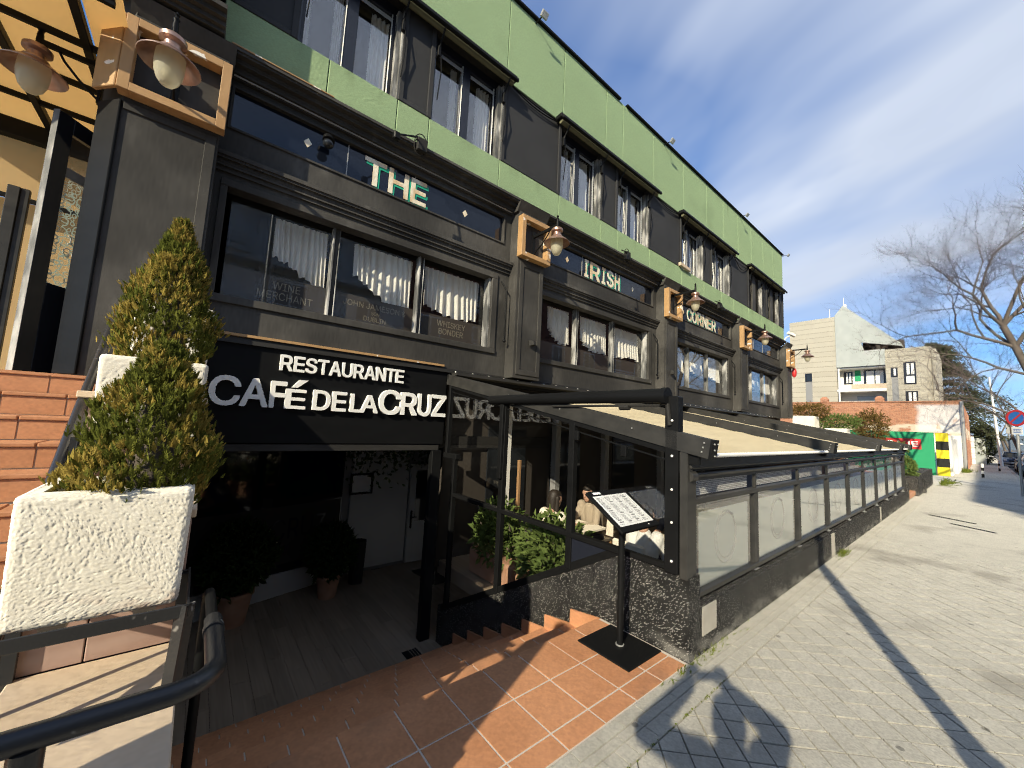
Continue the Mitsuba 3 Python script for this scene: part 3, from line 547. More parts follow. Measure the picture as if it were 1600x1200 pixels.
one('alarm_sounder', 'small red alarm sounder hanging under the last lantern', 'alarm', [xf(lathe([(.001, .2), (.06, .16), (.10, .02), (.08, -.14), (.03, -.22), (.001, -.22)], 14), None, (20.12, 5.10, 4.6))], 'm_red', 40)
# ---------------------------------------------------------------- restaurant sign
G = S('restaurant_sign', 'black fascia sign with raised white letters reading RESTAURANTE CAFÉ DE LA CRUZ', 'sign')
P(G, 'board', cbx(-.03, 3.055, 5.425, 5.56, 1.37, 2.575, .008), 'm_metal')
P(G, 'trim', [cbx(-.03, 2.99, 5.44, 5.60, 1.275, 1.365, .006)], 'm_frame')
pos = 0
x, tot = .71, 1.60; ww = dict(R=1.04, E=.93, S=1., T=.95, A=1.1, U=1.03, N=1.06); sw = sum(ww[c] for c in 'RESTAURANTE'); u = tot / sw
for ch in 'RESTAURANTE': P(G, 'letter', text(ch, x + .004, x + ww[ch] * u - .006, 2.262, 2.458, 5.424, .05), 'm_letter'); x += ww[ch] * u
for ch, x0, x1, z0, z1 in (('C', .065, .355, 1.797, 2.14), ('A', .352, .632, 1.80, 2.135), ('F', .645, .815, 1.80, 2.125), ('E', .805, 1.035, 1.80, 2.045), ('D', 1.115, 1.325, 1.80, 2.06), ('E', 1.345, 1.525, 1.80, 2.06), ('L', 1.575, 1.745, 1.80, 2.05), ('A', 1.71, 1.955, 1.80, 2.05), ('C', 1.965, 2.285, 1.79, 2.15), ('R', 2.285, 2.545, 1.80, 2.135), ('U', 2.56, 2.775, 1.795, 2.135), ('Z', 2.79, 3.03, 1.80, 2.14)):
    P(G, 'letter', text(ch, x0, x1, z0, z1, 5.424, .06), 'm_letter')
P(G, 'accent', ext([(.865, 2.065), (.93, 2.065), (1.045, 2.165), (.945, 2.165)], 5.364, 5.424, 'y'), 'm_letter')
# ---------------------------------------------------------------- entrance hall
H = S('entrance_hall', 'dark sunken restaurant entrance hall under the black sign', 'entrance')
P(H, 'wall', [bx(-.3, .0, 5.42, 8.7, -1.9, 2.0), bx(2.95, 5.9, 8.5, 8.7, -1.9, 2.0), bx(-.3, 2.95, 8.5, 8.7, -1.9, 2.0), bx(5.6, 5.8, 5.7, 8.7, -1.9, 2.0)], 'm_grey')
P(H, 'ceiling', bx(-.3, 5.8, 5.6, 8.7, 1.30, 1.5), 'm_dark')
PS(H, 'wall_panel', [cbx(2.65, 3.93, 8.455, 8.5, -1.45, 1.2, .01), cbx(4.95, 5.55, 8.455, 8.5, -1.45, 1.2, .01)], 'm_greydoor')
D = P(H, 'door', cbx(3.97, 4.93, 8.43, 8.5, -1.51, .70, .01), 'm_greydoor', label='white half glazed inner door'); P(D, 'glass', bx(4.12, 4.8, 8.424, 8.43, -.6, .55), 'm_carglass'); P(D, 'panel', frame(4.12, 4.8, -1.4, -.72, .05, 8.418, 8.43), 'm_greydoor'); P(D, 'handle', [cbx(4.015, 4.06, 8.40, 8.43, -.75, -.35, .01), bar((4.03, 8.37, -.5), (4.16, 8.37, -.5), .02)], 'm_metal')
q = P(H, 'picture', bx(2.66, 3.06, 8.44, 8.452, .14, .50), 'm_paper', label='framed notice on the white wall'); P(q, 'frame', frame(2.62, 3.10, .10, .54, .045, 8.425, 8.45), 'm_metal')
ga = Rz(.27); gx = lambda m: xf(m, ga, (-.05, 7.75, 0))
gs = P(H, 'glass_screen', gx(bx(0, 2.62, -.012, .0, -1.12, 1.28)), 'm_glossblack', label='dark glass screen with etched restaurant name')
P(gs, 'plinth', gx(bx(0, 2.62, -.03, .1, -1.52, -1.13)), 'm_greydoor'); P(gs, 'band', gx(bx(.02, 2.6, -.018, -.0125, -.98, .05)), 'm_wallint')
for s_, x0, x1, z0, z1 in (('DE', .42, .72, -.55, -.3), ('LA', .86, 1.14, -.55, -.3), ('CRUZ', 1.32, 2.3, -.55, -.18)): P(gs, 'lettering', gx(text(s_, x0, x1, z0, z1, -.0185, .003, False)), 'm_navy')
P(H, 'door_post', [cbx(2.87, 3.03, 5.40, 5.52, -1.52, 1.275, .008), cbx(3.06, 3.14, 5.02, 5.40, 1.17, 1.25, .006)], 'm_metal')
P(H, 'side_glass', [bx(3.06, 3.065, 5.1, 5.42, -1.3, 1.17)], 'm_glass')
mt = one('doormat', 'black doormat in front of the white inner door', 'doormat', xf(cbx(-.65, .65, -.45, .45, -1.519, -1.505, .004), Rz(.1), (4.6, 7.55, 0)), 'm_dark')
one('floor_drain', 'dark metal drain grate in the hall floor by the door post', 'drain', [bx(2.55, 2.62, 4.9, 5.3, -1.517, -1.512)] + [bx(2.62 + .04 * k, 2.645 + .04 * k, 4.9, 5.3, -1.517, -1.51) for k in range(4)], 'm_metal')
one('waste_bin', 'tall black bin beside the inner plant pot', 'bin', lathe([(.001, -1.52), (.13, -1.52), (.15, -.78), (.14, -.77), (.13, -.8), (.12, -1.4), (.001, -1.4)], 18) if False else xf(lathe([(.001, -1.52), (.13, -1.52), (.15, -.72), (.13, -.72), (.12, -1.4), (.001, -1.4)], 18), None, (2.75, 8.0, 0)), 'm_dark', 40)
def bush(n, c, r, L, seed, up=.3, hollow=.35):
    g = np.random.default_rng(seed); d = g.normal(size=(n, 3)); d /= np.linalg.norm(d, axis=1, keepdims=True)
    rad = hollow + (1 - hollow) * g.random(n) ** .6; lump = .72 + .5 * meshkit.fbm(d * 2.2 + seed, 3)
    p = np.asarray(c) + d * (rad * lump)[:, None] * np.asarray(r)
    k = d * .8 + g.normal(size=(n, 3)) * .7 + [0, 0, up]
    return leaves(p, k, L * (.7 + .6 * g.random(n)), L * .42, g, .3)
for i, (x, y, lab, r_) in enumerate(((.72, 7.45, 'large dark potted shrub nearest the hall stairs', .52), (2.14, 7.65, 'smaller dark potted shrub in front of the glass screen', .42))):
    Q = S('potted_shrub', lab, 'potted plant', 'potted shrubs in the entrance hall'); s = r_ / .5
    P(Q, 'pot', xf(lathe([(.001, 0), (.17 * s, 0), (.24 * s, .42 * s), (.26 * s, .42 * s), (.26 * s, .47 * s), (.22 * s, .47 * s), (.2 * s, .40 * s), (.001, .40 * s)], 22), None, (x, y, -1.52)), 'm_clay', 40)
    P(Q, 'foliage', bush(2600, (x, y, -1.52 + .95 * s), (r_, r_, r_ * 1.05), .13, 70 + i), 'm_darkleaf'); P(Q, 'stem', [tube([(x, y, -1.1), (x + .1 * k, y + .05 * k * k - .03, -.6)], .014, 5) for k in (-1, 0, 1)], 'm_bark')
hv = np.random.default_rng(9); pts = np.stack([1.9 + 2.3 * hv.random(700), 5.9 + hv.random(700) * 1.2, 1.28 - .45 * hv.random(700) ** 2 * (1 + .6 * np.sin(np.arange(700)))], 1)
one('hanging_vine', 'dark trailing vine hanging from the entrance ceiling', 'vine', leaves(pts, hv.normal(size=(700, 3)) + [0, 0, -.6], .09, .05, hv), 'm_darkleaf')
# ---------------------------------------------------------------- stepped planter wall between the two stairs, rails, planters
W = S('planter_wall', 'stepped stone clad side wall carrying the white planters', 'wall')
P(W, 'core', [bx(-.45, .03, 1.30, 2.37, -1.9, .66), bx(-.47, .03, 2.37, 3.32, -1.9, 1.24), bx(-.55, .03, 3.32, 5.38, -1.9, 1.78)], 'm_black')
for (y0, y1, z, x0) in ((1.30, 2.37, .70, -.44), (2.37, 3.32, 1.28, -.47), (3.32, 5.15, 1.82, -.55)):
    P(W, 'coping_slab', cbx(x0 - .005, .045, y0 - .01, y1 - .012, z - .04, z, .005), 'm_slab')
for (y, x0, z0, z1) in ((2.37, -.45, .70, 1.24), (3.32, -.5, 1.28, 1.78)):
    for a, b in ((x0, -.26), (-.255, .03)): P(W, 'facing_tile', cbx(a, b, y - .012, y, z0 + .002, z1 - .003, .003), 'm_redslab')
P(W, 'facing_tile', cbx(-.45, .03, 1.288, 1.3, 0, .66, .003), 'm_redslab')
PLN = [(1.95, 1.01, 'large white stone chip planter with a cypress at the front of the stairs'), (2.87, 1.575, 'white stone chip planter, middle of the three beside the pub steps'), (3.78, 2.09, 'white stone chip planter, highest of the three beside the pub steps')]
for i, (y, z, lab) in enumerate(PLN):
    Q = S('planter', lab, 'planter', 'planters stepping up the stairs'); h = .435; x0, x1 = -.425, .022
    o = m3.Manifold.hull_points(np.vstack([ball((x, yy, zz), .022, 1)[0] for x, d in ((x0 + .03, .0), (x1 - .03, 0)) for yy in (y + .03, y + .40) for zz in (z + .025, z + h - .022)] + [ball((x, yy, z + h - .022), .022, 1)[0] for x in (x0 + .022, x1 - .022) for yy in (y + .022, y + .408)]))
    inn = m3.Manifold.hull_points(np.array([(x, yy, zz) for zz, e in ((z + h + .1, .045), (z + .33, .06)) for x in (x0 + e, x1 - e) for yy in (y + e, y + .43 - e)]))
    v, f = tm((o - inn).refine_to_length((.0038, .007, .012)[i])); tb = trimesh.Trimesh(v, f); ns = np.array(tb.vertex_normals)
    gk = np.random.default_rng(5 + i); fi = gk.choice(len(f), (30000, 16000, 8000)[i], p=tb.area_faces / tb.area_faces.sum()); w3 = gk.dirichlet([1, 1, 1], len(fi)); pk = (v[f[fi]] * w3[:, :, None]).sum(1); dk, ik = cKDTree(pk).query(v); amp = .35 + .65 * np.random.default_rng(i).random(len(pk))
    inside = (np.abs(v[:, 0] - (x0 + x1) / 2) < (x1 - x0) / 2 - .025) & (v[:, 1] > y + .025) & (v[:, 1] < y + .405)
    v = v + ns * (np.clip(1 - (dk / (.0046, .006, .008)[i]) ** 2, -.8, 1) * amp[ik] * .0019 * ~inside)[:, None]; P(Q, 'tub', (v, f), 'm_chips', True)
    P(Q, 'soil', bx(x0 + .05, x1 - .05, y + .05, y + .38, z + .30, z + .345), 'm_soil')
    for xx in (x0 + .12, x1 - .1): P(Q, 'foot', hull([(xx - .035, y + .06, z), (xx + .035, y + .06, z), (xx + .025, y + .06, z - .05), (xx - .025, y + .06, z - .05), (xx - .035, y + .3, z), (xx + .035, y + .3, z), (xx + .025, y + .3, z - .05), (xx - .025, y + .3, z - .05)]), 'm_concrete')
for i, (y, z, _) in enumerate(PLN[:2]):
    K = S('planter_stand', ['black angle iron stand under the front planter', 'black angle iron stand under the middle planter'][i], 'stand', 'planter stands')
    zz = z - .012; P(K, 'top_rail', [cbx(-.46, .05, y - .02, y - .012, zz - .03, zz + .016, .002), bx(-.46, .05, y - .012, y + .03, zz - .006, zz - .001), bar((.046, y - .02, zz - .005), (.046, y + .42, zz - .005), .008, .04), bar((-.455, y - .02, zz - .005), (-.455, y + .42, zz - .005), .008, .04), cbx(-.46, .05, y + .40, y + .41, zz - .03, zz + .01, .002)], 'm_worn')
    zb = (.70, 1.28)[i]
    for xx in (-.45, .03): P(K, 'leg', [bar((xx, y - .016, zz + .015), (xx - (.016 if xx > 0 else 0), y - .03, zb), .045, .008), bar((xx + .02, y - .012, zz + .015), (xx + .008, y - .02, zb + .04), .008, .04)], 'm_worn'); P(K, 'leg', bar((xx, y + .40, zz), (xx, y + .40, zb), .04, .04), 'm_worn')
R_ = S('stair_handrail', 'thick black pipe handrail bending around the front of the planter wall', 'handrail')
arc = [(.02 + .10 * math.sin(q), 1.50 - .10 * math.cos(q), .99) for q in np.linspace(0, PI / 2, 9)]
P(R_, 'pipe', tube([(-1.2, 1.40, .99), (-.5, 1.40, .99), (-.1, 1.40, .99)] + arc + [(.12, 1.6, .99), (.12, 1.80, .99)], .0275, 16), 'm_worn', True)
P(R_, 'upper_pipe', tube([(.118, 1.80, .992), (.115, 2.05, .998), (.112, 2.10, .98), (.112, 2.12, .93), (.112, 2.12, -.1)], .018, 12), 'm_metal', True)
P(R_, 'sleeve', tube([(.12, 1.70, .99), (.12, 1.735, .99)], .031, 16), 'm_worn', 40); P(R_, 'post', tube([(-.22, 1.40, .97), (-.22, 1.40, .70)], .03, 12), 'm_worn', 40)
one('stair_balustrade', 'sloping black balustrade panel at the top of the pub steps, behind the planters', 'balustrade', ext([(3.95, 1.75), (5.13, 1.98), (5.13, 2.81), (4.02, 1.80)], -.49, -.465, 'x'), 'm_metal')
R_ = S('stair_handrail', 'black pipe handrail rising beside the terracotta pub steps', 'handrail')
P(R_, 'pipe', tube([(-.42, 1.75, .83), (-.437, 2.1, 1.03), (-.485, 2.75, 1.415), (-.535, 3.4, 1.80), (-.60, 4.3, 2.33), (-.62, 4.6, 2.42), (-.62, 4.9, 2.42)], .024, 12), 'm_worn', True)
P(R_, 'baluster', [tube([(-.435 - .07 * k, 2.1 + .95 * k, 1.03 + .56 * k), (-.435 - .07 * k, 2.1 + .95 * k, .15 + .56 * k)], .014, 8) for k in range(3)], 'm_worn')
def thuja(x, y, z, h, r, seed, lab):
    Q = S('cypress', lab, 'cypress', 'clipped cypresses in white planters'); g = np.random.default_rng(seed)
    n = int(8000 * h * (r / .2)); t = g.random(n) ** .92; a = g.random(n) * 2 * PI
    lump = .62 + .82 * meshkit.fbm(np.stack([np.cos(a) * 1.9, np.sin(a) * 1.9, t * 5.5 + seed], 1), 3) + .16 * (g.random(n) < .07)
    prof = r * np.where(t < .16, .66 + 2.1 * t, np.clip(1.08 - .99 * ((t - .16) / .84) ** 1.75, .05, 2)) * lump
    rad = prof * (.62 + .38 * g.random(n) ** .5)
    p = np.stack([x + rad * np.cos(a), y + rad * np.sin(a), z + t * h], 1)
    out = np.stack([np.cos(a), np.sin(a), 0 * a], 1); ax = out * .34 + [0, 0, 1.0] + g.normal(size=(n, 3)) * .22; ax /= np.linalg.norm(ax, axis=1, keepdims=True)
    side = np.cross(ax, out + g.normal(size=(n, 3)) * .35); side /= np.linalg.norm(side, axis=1, keepdims=True)
    ln = (.022 + .026 * g.random(n)); P0, D0, L0 = [], [], []
    for k in range(9):
        f_ = k / 9; s_ = (-1) ** k
        P0.append(p + ax * (ln * f_)[:, None]); D0.append(ax + side * (s_ * .75)); L0.append(ln * (.5 - .28 * f_))
    P0.append(p); D0.append(ax); L0.append(ln * 1.1)
    P0, D0, L0 = np.vstack(P0), np.vstack(D0) + g.normal(size=(10 * n, 3)) * .12, np.concatenate(L0)
    tip = np.tile((rad / np.maximum(prof, 1e-6) > .84) & (meshkit.fbm(p * 9, 3, 2) > .47) & (g.random(n) < .75), 10)
    P(Q, 'foliage', leaves(P0[~tip], D0[~tip], L0[~tip], L0[~tip] * .30, g, .1), 'm_thuja'); P(Q, 'golden_tips', leaves(P0[tip], D0[tip], L0[tip], L0[tip] * .30, g, .1), 'm_thujatip', label='sun bleached golden sprays')
    c = lathe([(.001, 0), (r * .15, .04), (r * .36, h * .2), (r * .32, h * .5), (r * .12, h * .85), (.001, h * .9)], 14); P(Q, 'trunk', xf(c, None, (x, y, z)), 'm_bark')
thuja(-.125, 2.15, 1.335, .66, .20, 3, 'front cypress with golden tips in the large white planter')
thuja(-.185, 3.06, 1.90, .97, .20, 8, 'taller cypress behind, in the middle white planter')
# ---------------------------------------------------------------- terrace in front of the building
GW = S('granite_wall', 'low rough black granite wall under the terrace glazing', 'wall')
P(GW, 'core', [bx(3.1, 16.95, 1.53, 1.80, -.5, .27), ext([(1.53, -.3), (1.53, .62), (2.13, .62), (5.3, -1.11), (5.3, -1.9), (2.3, -1.9)], 3.1, 3.26, 'x')], 'm_dark')
gh = lambda x: .36 - .0065 * (x - 3.1)
jx = [3.26, 3.62, 4.12, 4.85, 5.75, 6.6, 7.5, 7.72, 8.5, 9.4, 10.3, 11.2, 11.8, 11.98, 12.9, 13.8, 14.7, 15.6, 16.6, 16.95]
for a, b in zip(jx, jx[1:]):
    g = b - a < .25 and a > 3.5
    P(GW, 'slab', hull([(x, y, z + rng.normal() * .002) for x in (a + .003, b - .003) for y in (1.498, 1.53) for z in (0, gh(x))]), 'm_concrete' if g else 'm_granite')
    P(GW, 'ledge', hull([(x, y, z) for x in (a + .003, b - .003) for y in (1.512, 1.82) for z in (gh(x) + .001, gh(x) + .02 - .012 * (y < 1.6))]), 'm_granite')
P(GW, 'slab', [ext([(1.498, 0), (1.498, .615), (2.13, .635), (2.42, .478), (2.42, -.2), (2.33, 0)], 3.08, 3.1, 'x'), bx(3.08, 3.26, 1.495, 1.515, 0, .615)], 'm_granite')
ys = [2.424, 2.74, 3.3, 3.86, 4.4, 5.0, 5.3]
for a, b in zip(ys, ys[1:]):
    top = lambda y: .635 - (y - 2.13) * .545
    P(GW, 'slab', ext([(a, top(a)), (b - .004, top(b)), (b - .004, top(b) - .95), (a, top(a) - .95)], 3.08, 3.1, 'x'), 'm_granite')
P(GW, 'slab', ext([(2.13, .36), (5.3, -1.0), (5.3, -1.9), (4.0, -1.9), (2.42, -.7)], 3.085, 3.101, 'x'), 'm_granite')
P(GW, 'patch', cbx(3.30, 3.56, 1.492, 1.499, .13, .352, .002), 'm_concrete', label='grey rendered patch in the granite wall')
E_ = S('terrace', 'black framed glazed terrace with a cream retractable roof along the pavement', 'terrace')
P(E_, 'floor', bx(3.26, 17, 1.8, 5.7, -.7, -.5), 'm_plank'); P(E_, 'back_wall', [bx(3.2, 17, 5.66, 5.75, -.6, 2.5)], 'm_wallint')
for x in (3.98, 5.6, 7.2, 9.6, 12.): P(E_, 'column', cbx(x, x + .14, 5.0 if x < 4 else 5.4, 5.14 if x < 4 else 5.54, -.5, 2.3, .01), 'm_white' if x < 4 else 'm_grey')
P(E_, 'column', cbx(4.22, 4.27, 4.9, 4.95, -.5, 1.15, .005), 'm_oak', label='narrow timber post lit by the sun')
for x in (4.1, 5.7, 7.8, 10.2): P(E_, 'doorway', [bx(x, x + .9, 5.63, 5.665, -.45, 1.7)], 'm_carglass')
zr = lambda y: 2.49 - (5.42 - y) * .1925          # top of the roof rails
RX = [3.1, 7.02, 10.82, 14.3, 16.2]
for x in RX:
    r_ = P(E_, 'rail', hull([(xx, y, z) for xx in (x - .05, x + .05) for y, z in ((5.42, zr(5.42)), (5.42, zr(5.42) - .16), (1.30, zr(1.30)), (1.325, zr(1.3) - .145))]), 'm_frame')
    P(r_, 'end_cap', [hull([(xx, y, z) for xx in (x - .055, x + .055) for y, z in ((1.31, zr(1.3) + .004), (1.335, zr(1.3) - .15), (1.295, zr(1.3) + .002), (1.32, zr(1.3) - .15))])] , 'm_metal')
    P(r_, 'screw', [ball((x - .057, 1.36 + .01 * k, zr(1.36) - .035 - .035 * k), .007, 1) for k in range(3)] + [ball((x + q, 1.293, zr(1.3) - .03 - .045 * k), .007, 1) for k in range(3) for q in (-.03, .03)] + [ball((x - .057, y, zr(y) - .07), .007, 1) for y in (2.0, 2.9, 3.8)], 'm_galv', True)
    P(r_, 'bracket', [bx(x - .02, x + .02, 1.42, 1.5, zr(1.3) - .2, zr(1.3) - .13), bx(x - .03, x + .03, 1.53, 1.58, 1.42, 1.62)], 'm_metal')
for a, b in zip(RX, RX[1:]):
    # fabric with slight sag between its cross battens
    n = 66; Y = np.linspace(5.4, 1.40, n); zz = zr(Y) - .135 - .012 * np.abs(np.sin(np.linspace(0, 11 * PI, n))); X = np.linspace(a + .045, b - .045, 8); sag = -.03 * np.sin(np.linspace(0, PI, 8))
    V = np.array([[x, y, z + s] for y, z in zip(Y, zz) for x, s in zip(X, sag)]); I, J = np.meshgrid(np.arange(n - 1), np.arange(7), indexing='ij'); A = I * 8 + J
    P(E_, 'roof_fabric', (V, np.vstack([np.stack([A, A + 1, A + 9], -1).reshape(-1, 3), np.stack([A, A + 9, A + 8], -1).reshape(-1, 3)])), 'm_cream', True)
    P(E_, 'front_bar', [tube([(a + .05, 1.405, zr(1.40) - .145), (b - .05, 1.405, zr(1.40) - .145)], .018, 10)], 'm_whitewall', True)
P(E_, 'gutter', cbx(3.10, 16.98, 1.485, 1.64, 1.455, 1.565, .01), 'm_frame'); P(E_, 'gutter', cbx(3.12, 16.95, 1.52, 1.62, 1.43, 1.456, .004), 'm_metal')
P(E_, 'wall_plate', [cbx(3.05, 17, 5.36, 5.46, 2.40, 2.50, .01)], 'm_metal')
P(E_, 'upper_roof', [hull([(x, y, z) for x in (3.1, 17) for y, z in ((5.46, 2.50), (5.2, 2.52), (5.2, 2.47), (5.46, 2.45))])], 'm_frame')
# corner post and roller blind box
po = P(E_, 'post', cbx(3.05, 3.145, 1.575, 1.69, .62, 2.045, .008), 'm_metal'); P(po, 'bolt', [ball((3.043, 1.62, z), .011, 1) for z in (.72, 1.02, 1.28, 1.55, 1.84)], 'm_white', True)
PS(E_, 'post', [cbx(3.16, 3.235, 1.51, 1.60, .36, 1.44, .006), cbx(3.06, 3.16, 1.50, 1.565, .60, 1.66, .006)], 'm_frame')
bb = P(E_, 'blind_box', tube([(3.04, 1.70, 2.05), (3.04, 4.16, 2.05)], .062, 16), 'm_metal', 40); P(bb, 'end_cap', [tube([(3.04, 1.655, 2.045), (3.04, 1.70, 2.045)], .074, 16)], 'm_metal', 40)
P(bb, 'bottom_bar', [tube([(3.03, 1.72, 1.965), (3.03, 3.0, 1.965)], .012, 6), tube([(3.03, 2.02, 1.95), (3.03, 2.12, 1.95)], .026, 8), tube([(3.04, 1.66, 1.98), (3.04, 1.64, 1.80)], .018, 8)], 'm_dark')
# end glazing on the stair side
def slopez(y): return .645 - max(0, y - 2.13) * .545
P(E_, 'mullion', [cbx(3.06, 3.13, 3.87, 3.95, slopez(3.9), zr(3.9) - .13, .005)], 'm_metal'); P(E_, 'mullion', cbx(3.06, 3.13, 2.70, 2.775, slopez(2.74), zr(2.74) - .13, .005), 'm_metal')
P(E_, 'mullion', [cbx(3.06, 3.13, 5.06, 5.12, -.95, 1.2, .005), cbx(3.06, 3.13, 5.30, 5.36, 1.2, 2.35, .005)], 'm_metal')
P(E_, 'blind_guide', cbx(3.02, 3.06, 3.875, 3.945, 1.05, 2.0, .005), 'm_metal')
P(E_, 'mid_rail', [cbx(3.055, 3.135, 2.13, 5.1, .625, .675, .006), cbx(3.06, 3.13, 1.69, 2.13, .635, .675, .005)], 'm_metal')
P(E_, 'sill_rail', [bar((3.095, 2.13, .655), (3.095, 5.2, slopez(5.2) + .015), .07, .045, (1, 0, 0))], 'm_metal')
P(E_, 'top_rail', [bar((3.095, 5.3, zr(5.3) - .165), (3.095, 1.69, zr(1.69) - .165), .07, .06, (1, 0, 0)), bar((3.09, 5.3, zr(5.3) - .26), (3.09, 1.69, zr(1.69) - .26), .012, .012)], 'm_metal')
for (a, b) in ((1.70, 2.70), (2.775, 3.87), (3.95, 5.06)):
    P(E_, 'pane', (np.array([[3.095, a, .66], [3.095, b, .66], [3.095, b, zr(b) - .15], [3.095, a, zr(a) - .15]]), np.array([[0, 1, 2], [0, 2, 3]])), 'm_glass')
P(E_, 'pane', (np.array([[3.095, 5.06, 1.2], [3.095, 5.36, 1.2], [3.095, 5.36, zr(5.36) - .15], [3.095, 5.06, zr(5.06) - .15]]), np.array([[0, 1, 2], [0, 2, 3]])), 'm_glass')
for (a, b) in ((2.775, 3.87), (3.95, 5.06)):
    P(E_, 'pane', (np.array([[3.095, a, slopez(a)], [3.095, b, slopez(b)], [3.095, b, .63], [3.095, a, .63]]), np.array([[0, 1, 2], [0, 2, 3]])), 'm_glass')
P(E_, 'infill_panel', ext([(2.14, .635), (2.70, .635), (2.70, slopez(2.70) + .01)], 3.08, 3.11, 'x'), 'm_navy')
P(E_, 'clamp', [cbx(3.03, 3.06, y, y + .06, zr(y) - .34, zr(y) - .24, .006) for y in (2.05, 2.62)], 'm_metal')
# front railing: bays with a small and a tall pane
PX = [3.26, 4.66, 6.17, 7.68, 9.14, 10.55, 12.0, 13.5, 15.0, 16.55]
P(E_, 'hand_rail', [tube([(3.12, 1.53, 1.40), (16.8, 1.53, 1.40)], .024, 12)], 'm_frame', 40); P(E_, 'rail_knuckle', tube([(3.10, 1.51, 1.395), (3.19, 1.51, 1.395)], .042, 16), 'm_frame', 40)
for i, (a, b) in enumerate(zip(PX, PX[1:])):
    y0, y1 = 1.545, 1.59; l, r_ = a + .055, b - .055
    fr = P(E_, 'panel_frame', cbx(a + .004, l, y0, y1, .44, 1.16, .004), 'm_frame'); P(fr, 'stile', cbx(r_, b - .004, y0, y1, .44, 1.16, .004), 'm_frame'); P(fr, 'stile', cbx(a + .004, a + .05, y0 + .01, y1, 1.20, 1.375, .004), 'm_frame')
    P(fr, 'bottom_rail', cbx(a + .004, b - .004, y0 - .012, y1 + .01, .40, .445, .004), 'm_frame'); P(fr, 'mid_rail', cbx(a + .004, b - .004, y0 - .016, y1, 1.155, 1.20, .004), 'm_frame'); P(fr, 'top_rail', cbx(a + .004, b - .004, y0, y1, 1.345, 1.375, .003), 'm_frame')
    P(fr, 'foot', [cbx(b - .03, b + .03, 1.56, 1.60, gh(b) + .02, .40, .004), lathe([(.001, 0), (.045, 0), (.045, .008), (.03, .02), (.001, .02)], 12) if False else cbx(b - .05, b + .05, 1.54, 1.63, gh(b) + .02, gh(b) + .03, .003)], 'm_galv')
    P(fr, 'pane', bx(l, r_, 1.569, 1.5691, .445, 1.155), 'm_glass2'); P(fr, 'pane', bx(a + .05, b - .004, 1.569, 1.5691, 1.20, 1.345), 'm_glass2')
    P(fr, 'frosted_film', bx(l + .10, r_ - .1, 1.577, 1.5771, .45, 1.07), 'm_film', label='frosted film with a fine oval emblem')
    c = (l + r_) / 2 - .02; t = np.linspace(0, 2 * PI, 48)
    P(fr, 'etched_ring', [tube(np.stack([c + .235 * np.cos(t) + .02, 1.574 + 0 * t, .80 + .235 * np.sin(t)], 1), .0035, 4), tube(np.stack([c + .205 * np.cos(t) + .03, 1.574 + 0 * t, .81 + .205 * np.sin(t)], 1), .003, 4), tube(np.stack([c - .05 + .22 * np.linspace(0, 1, 12), 1.574 + np.zeros(12), .985 + .03 * np.sin(np.linspace(0, 3.1, 12))], 1), np.linspace(.002, .012, 12), 4)], 'm_grey')
    P(fr, 'louvre', [bx(a + .1, b - .1, 1.60, 1.605, 1.21 + .016 * k, 1.22 + .016 * k) for k in range(8)], 'm_whitewall', kind='stuff')
P(E_, 'end_frame', [cbx(16.9, 17.0, 1.55, 1.65, .2, 1.6), bx(16.94, 16.96, 1.65, 5.4, -.3, .5)], 'm_frame')
P(E_, 'end_pane', bx(16.95, 16.951, 1.65, 5.4, .5, 1.6), 'm_glass')
# festoon of tiny bulbs under the ledge
fs = S('festoon_lights', 'row of tiny bulbs along the ledge over the terrace roof', 'string lights')
P(fs, 'cable', tube([(3.1, 5.35, 2.545), (19.0, 5.35, 2.545)], .007, 5), 'm_dark'); P(fs, 'bulb', [ball((3.15 + .33 * k, 5.335, 2.535), .014, 1) for k in range(46)], 'm_white', True, kind='stuff')
# big leaved shrubs behind the glass
for i, (x, y, z, r, n, lab) in enumerate(((3.52, 3.35, .12, (.30, .56, .55), 1500, 'bright green broad leaved shrub behind the stair side glass'), (3.62, 4.55, .10, (.34, .5, .5), 900, 'shaded broad leaved shrub deeper inside the terrace glass'))):
    Q = S('laurel_shrub', lab, 'shrub', 'shrubs inside the terrace'); g = np.random.default_rng(20 + i); d = g.normal(size=(n, 3)); d /= np.linalg.norm(d, axis=1, keepdims=True)
    p = np.array([x, y, z]) + d * (.25 + .75 * g.random(n) ** .55)[:, None] * np.array(r) * (.75 + .5 * meshkit.fbm(d * 2 + 3, 3))[:, None]; p[:, 0] = np.maximum(p[:, 0], 3.16)
    base = leaves(p, d * .7 + g.normal(size=(n, 3)) * .55 + [-.25, -.1, .25], (.12 * (.6 + .7 * g.random(n))), .062, g, .35, g.normal(size=(n, 3)) * .4 + [-.5, -.2, .9])
    P(Q, 'foliage', base, 'm_laurel'); P(Q, 'stem', [tube([(x, y + .1 * k, -.5), (x - .05 * k, y + .17 * k, .1), (x - .08, y + .25 * k, .5)], .014, 5) for k in (-2, -1, 0, 1, 2)], 'm_bark')
    P(Q, 'trough', cbx(x - .2, x + .2, y - .5, y + .5, -.5, -.15, .02), 'm_clay')
